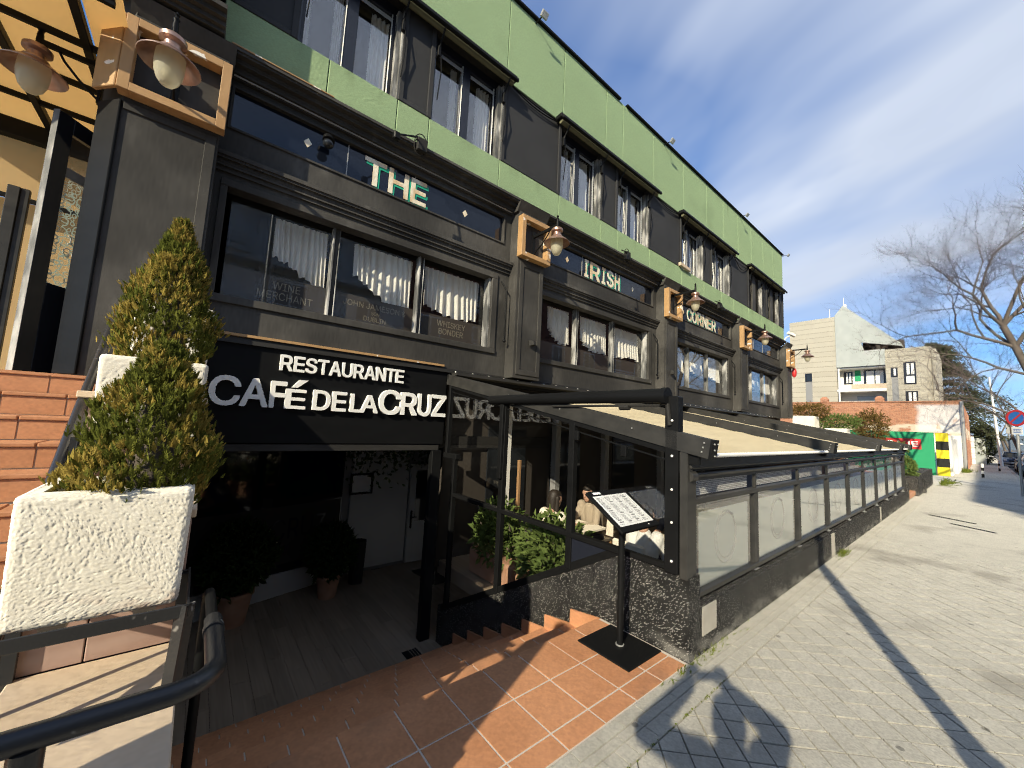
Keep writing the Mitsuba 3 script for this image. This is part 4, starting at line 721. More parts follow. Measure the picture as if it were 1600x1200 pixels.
# ---------------------------------------------------------------- menu stand
M = S('menu_stand', 'black pole stand with a tilted lit menu board on the terracotta landing', 'menu stand')
P(M, 'base', cbx(2.60, 3.045, 1.70, 2.185, .002, .014, .003), 'm_metal'); P(M, 'pole', tube([(2.835, 1.942, .012), (2.835, 1.942, 1.06)], .026, 18), 'm_metal', 40); P(M, 'collar', tube([(2.835, 1.942, .012), (2.835, 1.942, .022)], .034, 18), 'm_galv', 40)
tl = math.atan2(.235, .37); mb = lambda m: xf(m, Rx(tl), (2.84, 1.755, .968))
P(M, 'board', mb(cbx(-.262, .262, 0, .44, -.022, .0, .006)), 'm_metal'); P(M, 'frame', [mb(m) for m in (bx(-.262, .262, 0, .05, .001, .006), bx(-.262, .262, .385, .44, .001, .006), bx(-.262, -.235, .05, .385, .001, .006), bx(.235, .262, .05, .385, .001, .006))], 'm_metal')
P(M, 'paper', mb(bx(-.235, .235, .05, .385, .001, .003)), 'm_paper', label='white printed menu sheet')
pr = []
mr = np.random.default_rng(2)
for cx in (-.165, -.055, .055, .165):
    y = .365
    while y > .07:
        if mr.random() < .13: pr.append(mb(bx(cx - .03, cx + .02, y - .012, y, .0032, .0036))); y -= .024; continue
        w = .028 + .018 * mr.random(); pr.append(mb(bx(cx - .045, cx - .045 + w * 1.5, y - .0035, y, .0032, .0036))); pr.append(mb(bx(cx + .038, cx + .046, y - .0035, y, .0032, .0036))); y -= .0085
P(M, 'print', cat(pr), 'm_grey', kind='stuff'); P(M, 'header', mb(bx(-.2, -.1, .40, .425, .0062, .0066)), 'm_paper'); P(M, 'lock', mb(ball((.12, .025, .006), .006, 1)), 'm_white')
P(M, 'glass', mb(bx(-.235, .235, .05, .385, .0085, .0086)), 'm_glass')
# ---------------------------------------------------------------- people
SPH = trimesh.creation.icosphere(2).vertices
def limbs(bones, ref=.03, it=8):
    ms = [m3.Manifold.hull_points(np.vstack([SPH * ra + np.asarray(a, float), SPH * rb + np.asarray(b, float)])) for a, ra, b, rb in bones]
    m = m3.Manifold.batch_boolean(ms, m3.OpType.Add).refine_to_length(ref)
    v, f = tm(m); t = trimesh.Trimesh(v, f); trimesh.smoothing.filter_taubin(t, iterations=it); return np.array(t.vertices), np.array(t.faces)
def hand(w, d, side, curl=.5):
    """palm and five fingers from wrist w along d; side = direction of the thumb"""
    w, d, s = (np.asarray(q, float) for q in (w, d, side)); d = d / np.linalg.norm(d); s = s - d * (s @ d); s /= np.linalg.norm(s); n = np.cross(d, s)
    out = [(w, .026, w + d * .085 + s * .022, .014), (w, .026, w + d * .085 - s * .024, .013)]
    for k, L in zip((.030, .011, -.010, -.028), (.072, .08, .074, .058)):
        a = w + d * .085 + s * k; b = a + d * L * .45 - n * .3 * L * curl; c = b + d * L * .3 - n * .55 * L * curl; out += [(a, .0095, b, .0088), (b, .0088, c, .0078)]
    a = w + d * .03 + s * .028; b = a + s * .03 + d * .025; out += [(a, .013, b, .0105), (b, .0105, b + d * .03 + s * .004, .009)]
    return out
def head(c, fwd):
    """cranium, jaw, nose, ears and neck as bones"""
    c, f = np.asarray(c, float), np.asarray(fwd, float); f = f / np.linalg.norm(f); u = np.array([0, 0, 1.]); l = np.cross(u, f); l /= np.linalg.norm(l); u = np.cross(f, l)
    P_ = lambda a, b, h: c + f * a + l * b + u * h
    return [(P_(-.025, 0, .035), .083, P_(.02, 0, .02), .078), (P_(.03, .0, -.03), .062, P_(.055, 0, -.085), .036), (P_(.085, 0, .01), .012, P_(.105, 0, -.022), .015), (P_(.085, .02, -.055), .012, P_(.085, -.02, -.055), .012), (P_(.075, .033, .022), .014, P_(.075, -.033, .022), .014), (P_(-.0, .079, .01), .014, P_(-.01, .083, -.025), .011), (P_(-.0, -.079, .01), .014, P_(-.01, -.083, -.025), .011), (P_(-.02, 0, -.06), .052, P_(-.04, 0, -.16), .055)]
def hair(c, fwd, long=0):
    c, f = np.asarray(c, float), np.asarray(fwd, float); f = f / np.linalg.norm(f); l = np.cross([0, 0, 1.], f); l /= np.linalg.norm(l); P_ = lambda a, b, h: c + f * a + l * b + np.array([0, 0, h])
    b = [(P_(-.035, 0, .06), .084, P_(.025, 0, .07), .07), (P_(-.05, 0, .02), .078, P_(-.06, 0, -.03 - long), .06)]
    return b + [(P_(-.03, q, .03), .04, P_(-.035, q, -.02 - long), .03) for q in (-.06, .06)]
# the photographer, whose shadow falls on the pavement
HP = S('person', 'photographer standing on the pavement, both hands raised to hold a phone, seen as a shadow', 'person')
hc = np.array([-.255, -.185, 1.635]); fw = np.array([.63, .77, .08]); lf = np.array([-.775, .63, 0]); nk = hc + [-.02, -.03, -.15]
shl, shr = nk + lf * .19 + [0, 0, .015], nk - lf * .19 + [0, 0, .015]; ell, elr = np.array([-.52, .16, 1.545]), np.array([.115, -.315, 1.53]); wl, wr = np.array([-.205, .095, 1.69]), np.array([-.005, -.105, 1.68])
hip = np.array([-.31, -.25, .95]); hl_, hr_ = hip + lf * .09, hip - lf * .09; kl, kr = hl_ + [.03, .03, -.45], hr_ + [.03, .03, -.45]; fl, fr_ = hl_ + [0, 0, -.87], hr_ + [0, 0, -.87]
arms = lambda e: [(shl, .052 + e, ell, .043 + e), (ell, .043 + e, wl, .028 + e), (shr, .052 + e, elr, .043 + e), (elr, .043 + e, wr, .028 + e)]
torso = lambda e: [(nk + [0, 0, -.02], .085 + e, hip + [0, 0, .25], .12 + e), (shl, .06 + e, hip + lf * .07 + [0, 0, .22], .10 + e), (shr, .06 + e, hip - lf * .07 + [0, 0, .22], .10 + e), (hip + [0, 0, .22] + lf * .05, .12 + e, hip - lf * .05 + [0, 0, .22], .12 + e), (hip + [0, 0, .2], .125 + e, hip, .12 + e)]
legs = lambda e: [(hl_, .095 + e, kl, .062 + e), (kl, .062 + e, fl, .042 + e), (hr_, .095 + e, kr, .062 + e), (kr, .062 + e, fr_, .042 + e), (hl_, .11 + e, hr_, .11 + e)]
fh = fw * [1, 1, 0]
P(HP, 'body', limbs(head(hc, fw) + torso(0) + arms(0) + legs(0) + [(fl + [0, 0, -.04], .035, fl + fh * .17 + [0, 0, -.05], .03), (fr_ + [0, 0, -.04], .035, fr_ + fh * .17 + [0, 0, -.05], .03)] + hand(wl, np.array([.03, .0, .06]), -lf) + hand(wr, np.array([.0, .03, .06]), lf), .02), 'm_skin', True)
P(HP, 'jacket', limbs(torso(.035) + arms(.026)), 'm_denim', True); P(HP, 'trousers', limbs(legs(.012)), 'm_dark', True); P(HP, 'hair', limbs(hair(hc, fw)), 'm_hair', True)
v, f = cbx(-.004, .004, -.02, .145, -.038, .038, .003); v2 = v @ np.stack([FWD, -np.cross(FWD, UP) / np.linalg.norm(np.cross(FWD, UP)), UP]) + EYE - FWD * .03; one('phone', 'black phone held up in both hands by the photographer', 'phone', (v2, f), 'm_dark')
# diners
def diner(lab, x, y, ang, seat, top, hairm, lean=.1, female=False):
    Q = S('person', lab, 'person'); f = np.array([math.cos(ang), math.sin(ang), 0]); l = np.array([-f[1], f[0], 0]); o = np.array([x, y, seat]); u = np.array([0, 0, 1.])
    nk = o + u * .55 + f * lean; hc = nk + u * .16 + f * .05; s1, s2 = nk + l * .17 - u * .05, nk - l * .17 - u * .05; e1, e2 = s1 - u * .25 + f * .12 + l * .05, s2 - u * .25 + f * .12 - l * .05; w1, w2 = o + u * .27 + f * .42 + l * .12, o + u * .27 + f * .42 - l * .12
    k1, k2 = o + f * .42 + l * .1, o + f * .42 - l * .1; a1, a2 = k1 - u * .42, k2 - u * .42
    A = lambda e: [(s1, .05 + e, e1, .04 + e), (e1, .04 + e, w1, .028 + e), (s2, .05 + e, e2, .04 + e), (e2, .04 + e, w2, .028 + e)]
    Tt = lambda e: [(nk - u * .06, .07 + e, o + u * .12, .12 + e), (s1, .06 + e, o + u * .15 + l * .06, .10 + e), (s2, .06 + e, o + u * .15 - l * .06, .10 + e)]
    Lg = lambda e: [(o + l * .09, .09 + e, k1, .062 + e), (k1, .06 + e, a1, .04 + e), (o - l * .09, .09 + e, k2, .062 + e), (k2, .06 + e, a2, .04 + e), (o + l * .08, .11 + e, o - l * .08, .11 + e), (a1 - u * .03, .035 + e, a1 + f * .15 - u * .035, .03 + e), (a2 - u * .03, .035 + e, a2 + f * .15 - u * .035, .03 + e)]
    P(Q, 'body', limbs(head(hc, f - u * .25) + Tt(0) + A(0) + Lg(0) + hand(w1, f - u * .1, -l, .8) + hand(w2, f - u * .1, l, .8), .02), 'm_skin', True)
    P(Q, 'shirt', limbs(Tt(.018) + A(.012), .04), top, True); P(Q, 'trousers', limbs(Lg(.01), .05), 'm_denim', True); P(Q, 'hair', limbs(hair(hc, f - u * .25, .12 if female else 0), .04), hairm, True)
def chair(x, y, ang, z, lab, cl='m_linen'):
    Q = S('terrace_chair', lab, 'chair', 'chairs on the terrace'); R = Rz(ang); g = lambda m: xf(m, R, (x, y, z))
    P(Q, 'seat', g(cbx(-.22, .22, -.22, .22, .42, .46, .015)), cl); P(Q, 'backrest', g(cbx(-.25, -.20, -.22, .22, .46, .92, .02)), cl)
    for a in (-.19, .19):
        for b in (-.19, .19): P(Q, 'leg', g(cbx(a - .018, a + .018, b - .018, b + .018, 0, .42, .004)), 'm_oak')
def table(x, y, z, lab):
    Q = S('terrace_table', lab, 'table', 'tables on the terrace'); P(Q, 'top', cbx(x - .36, x + .36, y - .36, y + .36, z + .70, z + .74, .008), 'm_linen'); P(Q, 'leg', tube([(x, y, z + .02), (x, y, z + .7)], .035, 10), 'm_metal', 40); P(Q, 'foot', cbx(x - .22, x + .22, y - .22, y + .22, z, z + .02, .006), 'm_metal')
ZF = -.5
for (x, y, ang, lab, top, hm, fem, clab) in (
    (4.35, 2.72, 0, 'diner in a pale shirt with short dark hair, seen in profile beside the corner post', 'm_shirt', 'm_hair', False, 'cream chair under the diner in the pale shirt'),
    (5.25, 4.15, PI, 'diner facing the stairs through the glass, in a beige top', 'm_cloth2', 'm_hair', True, 'cream chair under the diner in the beige top'),
    (4.05, 4.02, 0, 'diner with back to the stairs, in a light cardigan', 'm_linen', 'm_hair', True, 'cream chair catching the sun behind the shrub'),
    (6.1, 3.1, PI, 'diner across the table behind the menu stand, in a dark jacket', 'm_denim', 'm_hair', False, 'cream chair under the diner in the dark jacket')):
    diner(lab, x, y, ang, ZF + .46, top, hm, .1, fem); chair(x - .02 * math.cos(ang), y, ang, ZF, clab)
for x, y, lab in ((5.15, 2.8, 'terrace table in front of the diner in the pale shirt'), (4.66, 4.08, 'terrace table between the two diners deeper inside'), (8.2, 3.2, 'terrace table behind the third railing pane'), (11, 3.2, 'terrace table towards the far end')): table(x, y, ZF, lab)
# ---------------------------------------------------------------- corner door and its canopy
CN = S('entrance_canopy', 'tan fabric canopy on a black metal grid over the corner door', 'canopy')
ZC = 5.30
for k, (x0, x1) in enumerate(((-1.90, -1.22), (-2.55, -1.93), (-3.2, -2.58), (-1.19, -.9))):
    P(CN, 'fabric', bx(x0, x1, 4.7, 7.75, ZC + .06, ZC + .061), 'm_tan')
PS(CN, 'beam', [cbx(x - .035, x + .035, 4.7, 7.8, ZC - .02, ZC + .06, .005) for x in (-1.235, -1.885, -2.54)], 'm_metal')
PS(CN, 'cross_bar', [cbx(-3.2, -.95, y - .022, y + .022, ZC - .01, ZC + .05, .004) for y in (4.75, 5.52, 6.28, 7.0)], 'm_metal')
P(CN, 'rear_beam', cbx(-4.2, -.95, 7.7, 7.85, ZC - .16, ZC + .06, .006), 'm_metal')
P(CN, 'side_curtain', [bx(-4.2, -.9, 7.9, 7.902, 4.4, 5.2)], 'm_tan'); P(CN, 'side_curtain', [bx(-4.2, -.9, 8.05, 8.052, 2.0, 4.4)], 'm_tan')
P(CN, 'curtain_rail', bar((-4.2, 7.88, 4.42), (-.9, 7.88, 4.36), .05, .05), 'm_metal'); PS(CN, 'post', [cbx(-2.03, -1.93, 7.2, 7.3, 1.98, 4.3, .006), cbx(-1.93, -1.86, 7.22, 7.28, 1.98, 4.3, .004)], 'm_frame')
PS(CN, 'strip_light', [tube([(-3.0, 7.6, 3.9), (-2.1, 7.6, 3.85)], .015, 6), tube([(-3.0, 7.6, 3.05), (-2.05, 7.6, 3.1)], .018, 6)], 'm_white')
D_ = S('pub_door', 'open black pub door with etched glass and a curved brass pull handle', 'door')
dfr, ddir = np.array([-1.33, 5.43, 0.]), np.array([.627, .772, 0.]); ddir /= np.linalg.norm(ddir); dn_ = np.array([ddir[1], -ddir[0], 0])
def dv(m): return xf(m, np.stack([ddir, -dn_, [0, 0, 1.]], 1), dfr)
P(D_, 'stile', dv(cbx(0, .13, -.028, .028, 2.0, 4.52, .004)), 'm_glossblack'); P(D_, 'stile', dv(cbx(.80, .9, -.028, .028, 2.0, 4.52, .004)), 'm_glossblack'); P(D_, 'top_rail', dv(cbx(.13, .80, -.026, .026, 4.36, 4.52, .004)), 'm_glossblack'); P(D_, 'bottom_panel', dv(cbx(.13, .80, -.026, .026, 2.0, 2.86, .004)), 'm_glossblack')
P(D_, 'edge_plate', dv(bx(-.004, .0, -.03, .03, 2.0, 4.52)), 'm_reveal', label='worn pale edge of the open door'); P(D_, 'transom', dv(cbx(.13, .8, -.01, .01, 3.93, 4.03, .003)), 'm_grey')
P(D_, 'glass', dv(bx(.13, .80, -.001, .0, 2.86, 4.36)), 'm_etch', label='etched glass with scrolls and the pub name on a shield')
for s_, z in (('The', 3.42), ('Irish', 3.30), ('Corner', 3.17)):
    w = len(s_) * .055; v, f = text(s_, .40 - w / 2, .40 + w / 2, z, z + .09, 0, .003, False); P(D_, 'lettering', dv((v + [0, .006, 0], f)), 'm_white'); 
P(D_, 'back_plate', dv(cbx(.02, .09, .028, .036, 2.93, 3.42, .003)), 'm_oak'); t = np.linspace(0, PI, 12); P(D_, 'handle', [dv(tube(np.stack([.055 + .13 * np.sin(t) * .6, .036 + .10 * np.sin(t), 3.17 - .17 * np.cos(t)], 1), .014, 10)), dv(ball((.05, .05, 3.31), .017, 1))], 'm_goldwood', True)
one('door_post', 'black door jamb post behind the open pub door', 'post', cbx(-.86, -.72, 6.05, 6.2, 1.98, 5.3), 'm_metal')
# ---------------------------------------------------------------- lamp post, sign, bollards
NB = S('notice_board', 'black notice board on a post beside the pub steps, seen only as a shadow', 'notice board')
P(NB, 'panel', hull([(x, y, z) for x in (-.87, -.83) for y, z in ((1.15, .97), (1.37, 1.0), (1.405, 1.05), (1.40, 1.12), (1.30, 1.36), (1.24, 1.5), (1.21, 1.9), (1.12, 1.96), (.98, 1.96), (.95, 1.9), (.95, 1.02))]), 'm_metal'); P(NB, 'post', tube([(-.85, 1.1, 0), (-.85, 1.1, 1.1)], .03, 10), 'm_metal', 40)
LP = S('lamp_post', 'tall grey lamp post on the kerb beside the photographer, seen as a long shadow', 'lamp post')
lx, ly = 3.605 - .9197 * 2.75, .095 - .3926 * 2.75
P(LP, 'base_sleeve', tube([(lx, ly, 0), (lx, ly, 1.42)], .098, 16), 'm_galv', 40); P(LP, 'pole', tube([(lx, ly, 1.4), (lx, ly, 8.6)], [.072, .05], 14), 'm_galv', 40); P(LP, 'arm', tube([(lx, ly, 8.5), (lx + .1, ly - .5, 8.8), (lx + .2, ly - 1.5, 8.9)], .035, 8), 'm_galv', 40); P(LP, 'head', cbx(lx + .05, lx + .35, ly - 2.1, ly - 1.4, 8.82, 8.95, .03), 'm_grey')
N = S('road_sign', 'round blue no parking sign with a red ring and slash on a grey post', 'road sign'); sx, sy = 23.9, -.86
sg = lambda m: xf(m, Rz(-.72), (sx, sy, 2.89)); t = np.linspace(0, 2 * PI, 40)[:-1]; disc = lambda r: Polygon(np.stack([r * np.cos(t), r * np.sin(t)], 1))
vx = lambda g, a, b: sg(ext(g, a, b, 'x'))
P(N, 'post', tube([(sx + .05, sy, 0), (sx + .05, sy, 3.2)], .04, 12), 'm_galv', 40); P(N, 'ring', vx(disc(.31).difference(disc(.235)), -.012, .0), 'm_red'); P(N, 'disc', vx(disc(.25), -.008, .004), 'm_blue'); P(N, 'slash', vx(Polygon([(-.19, .15), (-.15, .19), (.19, -.15), (.15, -.19)]), -.014, -.008), 'm_red'); P(N, 'plate', sg(bx(-.01, .0, -.16, .16, -.62, -.34)), 'm_white'); P(N, 'plate_print', [sg(bx(-.013, -.0102, -.11, .11, z, z + .025)) for z in (-.44, -.5, -.56)], 'm_blue')
for x, y, lab in ((35.1, .06, 'short black and white bollard on the pavement, nearer one'), (46.9, -.73, 'short black and white bollard on the pavement, farther one')):
    Q = S('bollard', lab, 'bollard', 'bollards along the pavement'); P(Q, 'post', tube([(x, y, 0), (x, y, .72)], .055, 12), 'm_dark', 40); PS(Q, 'band', [tube([(x, y, a), (x, y, b)], .06, 12) for a, b in ((.55, .78), (.2, .38))], 'm_white', 40)
one('street_pole', 'tall thin pale pole farther along the pavement', 'pole', tube([(60, -1.1, 0), (60.0, -.75, 8.6)], [.11, .07], 10), 'm_white', 40)
one('street_pole', 'short pale pole with a small cap far along the kerb', 'pole', [tube([(66, -2.4, 0), (66, -2.4, 4.2)], .07, 8), ball((66, -2.4, 2.2), (.3, .3, .12), 1)], 'm_white', 40)
one('street_pole', 'pale pole with a box far down the street', 'pole', [tube([(64, -1.75, 0), (64, -1.75, 3.6)], .07, 8), cbx(63.8, 64.1, -1.9, -1.6, 3.2, 4.6)], 'm_galv')
# ---------------------------------------------------------------- garage wall, brick wall, pale house
GWL = S('garage_wall', 'bright green garage wall with a red band of white lettering', 'wall')
P(GWL, 'wall', cbx(32.7, 33.0, 1.75, 9.6, 0, 2.42, .01), 'm_garage'); P(GWL, 'band', bx(32.688, 32.70, 2.25, 4.6, 1.42, 2.02), 'm_red')
x = 4.32
for ch in 'GARAJE':
    v, f = text(ch, 0, .27, 0, .32, 0, .01); P(GWL, 'letter', xf((v, f), Rz(-PI / 2), (32.685, x, 1.56)), 'm_white'); x -= .335
P(GWL, 'pipe', [bar((32.6, 6.6, 1.9), (32.6, 5.2, 1.4), .06), bar((32.6, 3.4, .75), (32.6, 2.6, .72), .07), bar((32.6, 3.0, .2), (32.6, 3.0, .74), .08)], 'm_dark')
PLR = S('striped_pillar', 'yellow and black striped pillar at the end of the green wall', 'pillar')
for k in range(5): P(PLR, 'stripe', cbx(33.0 - .1 * 0, 33.45, 1.22, 1.70, .484 * k, .484 * (k + 1) - .002, .006), 'm_yellow' if k % 2 == 0 else 'm_dark')
one('white_wall', 'white painted wall running along the pavement behind the striped pillar', 'wall', [cbx(33.5, 41.9, 1.12, 1.35, 0, 2.32, .02), cbx(36.2, 41.9, 1.0, 1.14, 0, 2.15, .02)], 'm_whitewall')
BW = S('brick_wall', 'old red brick wall with patches of plaster and white paint', 'wall')
P(BW, 'wall', [bx(42.0, 42.5, .85, 15.0, 0, 4.86), bx(42.5, 60, .72, 1.1, 0, 4.7)], 'm_brick'); P(BW, 'coping', [cbx(41.93, 42.57, .8, 15, 4.86, 4.95, .02)], 'm_brick'); P(BW, 'white_base', bx(41.97, 42.0, .86, 3.3, 0, 2.45), 'm_whitewall'); P(BW, 'corner_pipe', tube([(41.9, .8, 0), (41.9, .8, 4.9)], .09, 8), 'm_galv', 40)
for y in (8.55, 5.05): P(BW, 'pier', [cbx(41.9, 42.6, y - .24, y + .24, 4.9, 5.15, .02), hull([(42.25 + a * .3, y + b * .3, 5.15) for a in (-1, 1) for b in (-1, 1)] + [(42.25 + a * .12, y + b * .12, 5.4) for a in (-1, 1) for b in (-1, 1)])], 'm_brick')
PH = S('pale_house', 'modern pale stone house with a grey metal gable and dark framed windows', 'house'); HX = 52.0
P(PH, 'wall', [bx(HX, 64, 9.42, 13.5, 0, 14.9)], 'm_clad'); P(PH, 'wall', [bx(HX, HX + .3, 2.95, 5.68, 0, 10.85), bx(HX + .3, 60, 2.3, 2.6, 0, 10.6), bx(HX + .3, 64, 2.6, 5.68, 10.5, 10.8)], 'm_clad')
P(PH, 'wall', [hull([(x, y, z) for z in (0, 10.85) for x, y in ((HX, 2.95), (HX + .3, 2.95), (HX + .4, 2.6), (HX + 6, 2.3), (HX + 6, 2.6))])], 'm_clad')
P(PH, 'gable', [ext(Polygon([(9.42, 9.35), (9.42, 15.0), (8.7, 16.0), (4.5, 11.35), (4.5, 11.1), (7.42, 11.8), (7.2, 10.93), (5.68, 10.93), (5.68, 9.35)]), HX - .06, HX + .25, 'x')], 'm_zinc'); P(PH, 'roof', [hull([(x, y, z) for x in (HX + .2, 64) for y, z in ((9.42, 15.0), (8.7, 15.95), (4.5, 11.3), (4.5, 11.15), (9.42, 14.8))])], 'm_zinc')
P(PH, 'loft', [bx(HX + 1.5, HX + 1.7, 4.4, 7.5, 10.8, 12), bx(HX + .1, HX + .4, 6.0, 6.28, 10.9, 11.7)], 'm_wallint')
P(PH, 'balcony', [bx(HX - .1, HX + 1.5, 5.68, 9.42, 6.75, 7.0), bx(HX + 1.5, HX + 1.7, 5.68, 9.42, 0, 9.35), bx(HX + .2, HX + 1.5, 5.68, 9.42, 9.2, 9.35)], 'm_white'); P(PH, 'parapet', bx(HX - .05, HX + .1, 5.68, 8.3, 7.0, 7.5), 'm_slab'); P(PH, 'drain_pipe', tube([(HX - .1, 9.25, 0), (HX - .1, 9.25, 9.2)], .08, 8), 'm_white', 40); P(PH, 'shutter', bx(HX + 1.42, HX + 1.5, 6.1, 8.1, 5.0, 6.4), 'm_galv'); P(PH, 'green_panel', bx(HX + 1.4, HX + 1.5, 7.75, 8.2, 8.0, 9.1), 'm_garage')
def hwin(x, y0, y1, z0, z1, cols=2, rows=1, mat='m_glass'):
    w = P(PH, 'window', [bx(x - .02, x + .05, y0, y1, z0, z1)], 'm_carglass'); P(w, 'frame', [xf(m, np.array([[0, 1., 0], [1, 0, 0], [0, 0, 1]]), (x - .06, 0, 0)) for m in frame(y0, y1, z0, z1, .09, -.03, .05)], 'm_navy')
    for k in range(cols): P(w, 'blind', bx(x - .04, x - .03, y0 + .12 + (y1 - y0 - .2) / cols * k, y0 + .02 + (y1 - y0 - .2) / cols * (k + 1), z0 + .12 + (.38 * (z1 - z0) if rows == 2 else 0), z1 - .1), 'm_paper')
    if rows == 2: P(w, 'lower_blind', bx(x - .04, x - .03, y0 + .12, y1 - .12, z0 + .1, z0 + .36 * (z1 - z0)), 'm_paper')
hwin(HX, 3.62, 4.42, 7.35, 9.45, 2, 2); hwin(HX, 3.58, 4.38, 4.6, 6.65, 2, 2); hwin(HX, 4.85, 5.3, 8.1, 9.0, 1); P(PH, 'dark_strip', bx(HX - .01, HX + .02, 4.85, 5.3, 4.5, 8.1), 'm_grey')
P(PH, 'dark_strip', bx(HX - .01, HX + .02, 11.55, 12.15, 5.4, 8.9), 'm_grey'); hwin(HX, 11.55, 12.15, 8.0, 8.9, 0); hwin(HX + 1.5, 8.4, 9.1, 7.7, 9.0, 2); hwin(HX + 1.5, 5.9, 7.5, 7.2, 9.1, 2)
P(PH, 'rooftop', [cbx(54, 55, 12.4, 13, 14.9, 15.3), cbx(54, 55, 10.8, 11.5, 14.9, 15.2), tube([(55, 10.4, 14.9), (55, 10.4, 16.6)], .04, 6), tube([(56, 9.3, 15), (56, 9.3, 18)], .03, 6), cbx(53.8, 54.2, 8.75, 8.95, 15.8, 16.6)], 'm_white')
# ---------------------------------------------------------------- the far end: gatepost steps, planters and shrubs beyond the terrace
FS = S('far_steps', 'terracotta steps with black granite cheeks beyond the terrace', 'steps')
P(FS, 'step', [cbx(17.2, 18.9, 1.5 + .3 * k, 5.5, .02, .17 * (k + 1), .01) for k in range(9)], 'm_terra'); PS(FS, 'cheek', [cbx(18.9, 20.3, 1.42, 1.75, 0, .62, .01), cbx(17.0, 17.2, 1.5, 1.8, 0, .55, .01)], 'm_granite'); PS(FS, 'cheek', [cbx(20.3, 20.6, 1.35, 3.4, 0, .50, .01), cbx(20.6, 25.2, 1.45, 1.8, 0, .68, .01)], 'm_granite')
for (x, y, z, w, h, lab) in ((20.6, 4.85, 2.18, .78, .52, 'far white planter box by the building corner'), (21.2, 3.9, 1.72, .72, .50, 'far white planter box lower on the steps'), (20.0, 1.98, .9, .34, .42, 'small white planter box at the far terrace corner')):
    Q = S('planter_box', lab, 'planter', 'white planters at the far steps'); P(Q, 'box', cbx(x - w / 2, x + w / 2, y - w / 2, y + w / 2, z, z + h, .015), 'm_stonewhite'); P(Q, 'plinth', cbx(x - w / 2 + .08, x + w / 2 - .08, y - w / 2 + .08, y + w / 2 - .08, 0, z, .01), 'm_stonewhite')
P(FS, 'railing', [bar((20.2, 5.1, 2.15), (20.2, 2.6, 1.55), .05), bar((20.2, 5.1, 1.75), (20.2, 2.6, 1.15), .03)] + [bar((20.2, y, .9 + (y - 2.6) * .24), (20.2, y, 1.55 + (y - 2.6) * .24), .04) for y in (2.7, 3.3, 3.9, 4.5, 5.05)], 'm_metal')
def shrub(name, lab, ctg, c, r, n, L, mat, seed, stem=.4, grp=None):
    Q = S(name, lab, ctg, grp); P(Q, 'foliage', bush(n, c, r, L, seed, .4), mat); P(Q, 'stem', [tube([(c[0], c[1], c[2] - r[2] - stem), (c[0] + .1 * k, c[1] + .12 * k, c[2])], .025, 5) for k in (-1, 0, 1)], 'm_bark'); return Q
shrub('juniper', 'loose yellowish juniper spilling over the far white planter', 'shrub', (20.8, 4.75, 2.95), (.7, .75, .32), 1500, .10, 'm_brownleaf', 31); shrub('juniper', 'green spreading juniper between the far white planters', 'shrub', (21.4, 3.95, 2.5), (.65, .9, .36), 1800, .10, 'm_laurel', 32)
shrub('brown_shrub', 'rounded brownish shrub in front of the green garage wall', 'shrub', (25.5, 3.45, 2.35), (.62, .72, .95), 2600, .12, 'm_brownleaf', 33, .9); shrub('photinia', 'red tipped shrub over the end of the terrace roof', 'shrub', (20.4, 2.0, 1.55), (.22, .34, .22), 170, .11, 'm_laurel', 34, .5); shrub('photinia', 'reddish young shoots against the red garage band', 'shrub', (22.5, 2.25, 1.62), (.22, .42, .17), 130, .11, 'm_brownleaf', 35, .5)
shrub('euonymus', 'bright green shrub at the far terrace corner', 'shrub', (19.6, 1.82, .82), (.35, .34, .48), 1000, .12, 'm_laurel', 36, .2)
gr = np.random.default_rng(5)
for (x, y, r, n, lab) in ((3.35, 1.47, .35, 130, 'tufts of weeds in the joint at the corner of the granite wall'), (7.9, 1.44, .16, 170, 'grassy tuft at the foot of the granite wall by the grey block'), (40.5, .85, .8, 260, 'patch of grass at the foot of the white wall'), (26.5, 1.2, .9, 160, 'thin grass beside the far granite cheek')):
    p = np.stack([x + gr.normal(size=n) * r, np.minimum(y + gr.normal(size=n) * .02 * (1 + 8 * (x > 20)), y + .02), np.zeros(n)], 1)
    one('weeds', lab, 'weeds', leaves(p, gr.normal(size=(n, 3)) * .5 + [0, -.25, .55], (.045 if x < 5 else .07 if x < 20 else .22) * (.5 + gr.random(n)), .008 if x < 20 else .04, gr), 'm_grass', kind='stuff')
p = np.stack([1.6 + 1.5 * gr.random(90), np.full(90, 1.2475), np.zeros(90)], 1); one('moss', 'moss in the joint between the border strip and the diagonal pavers', 'moss', leaves(p, gr.normal(size=(90, 3)) + [0, 0, .4], .014, .010, gr), 'm_grass', kind='stuff')
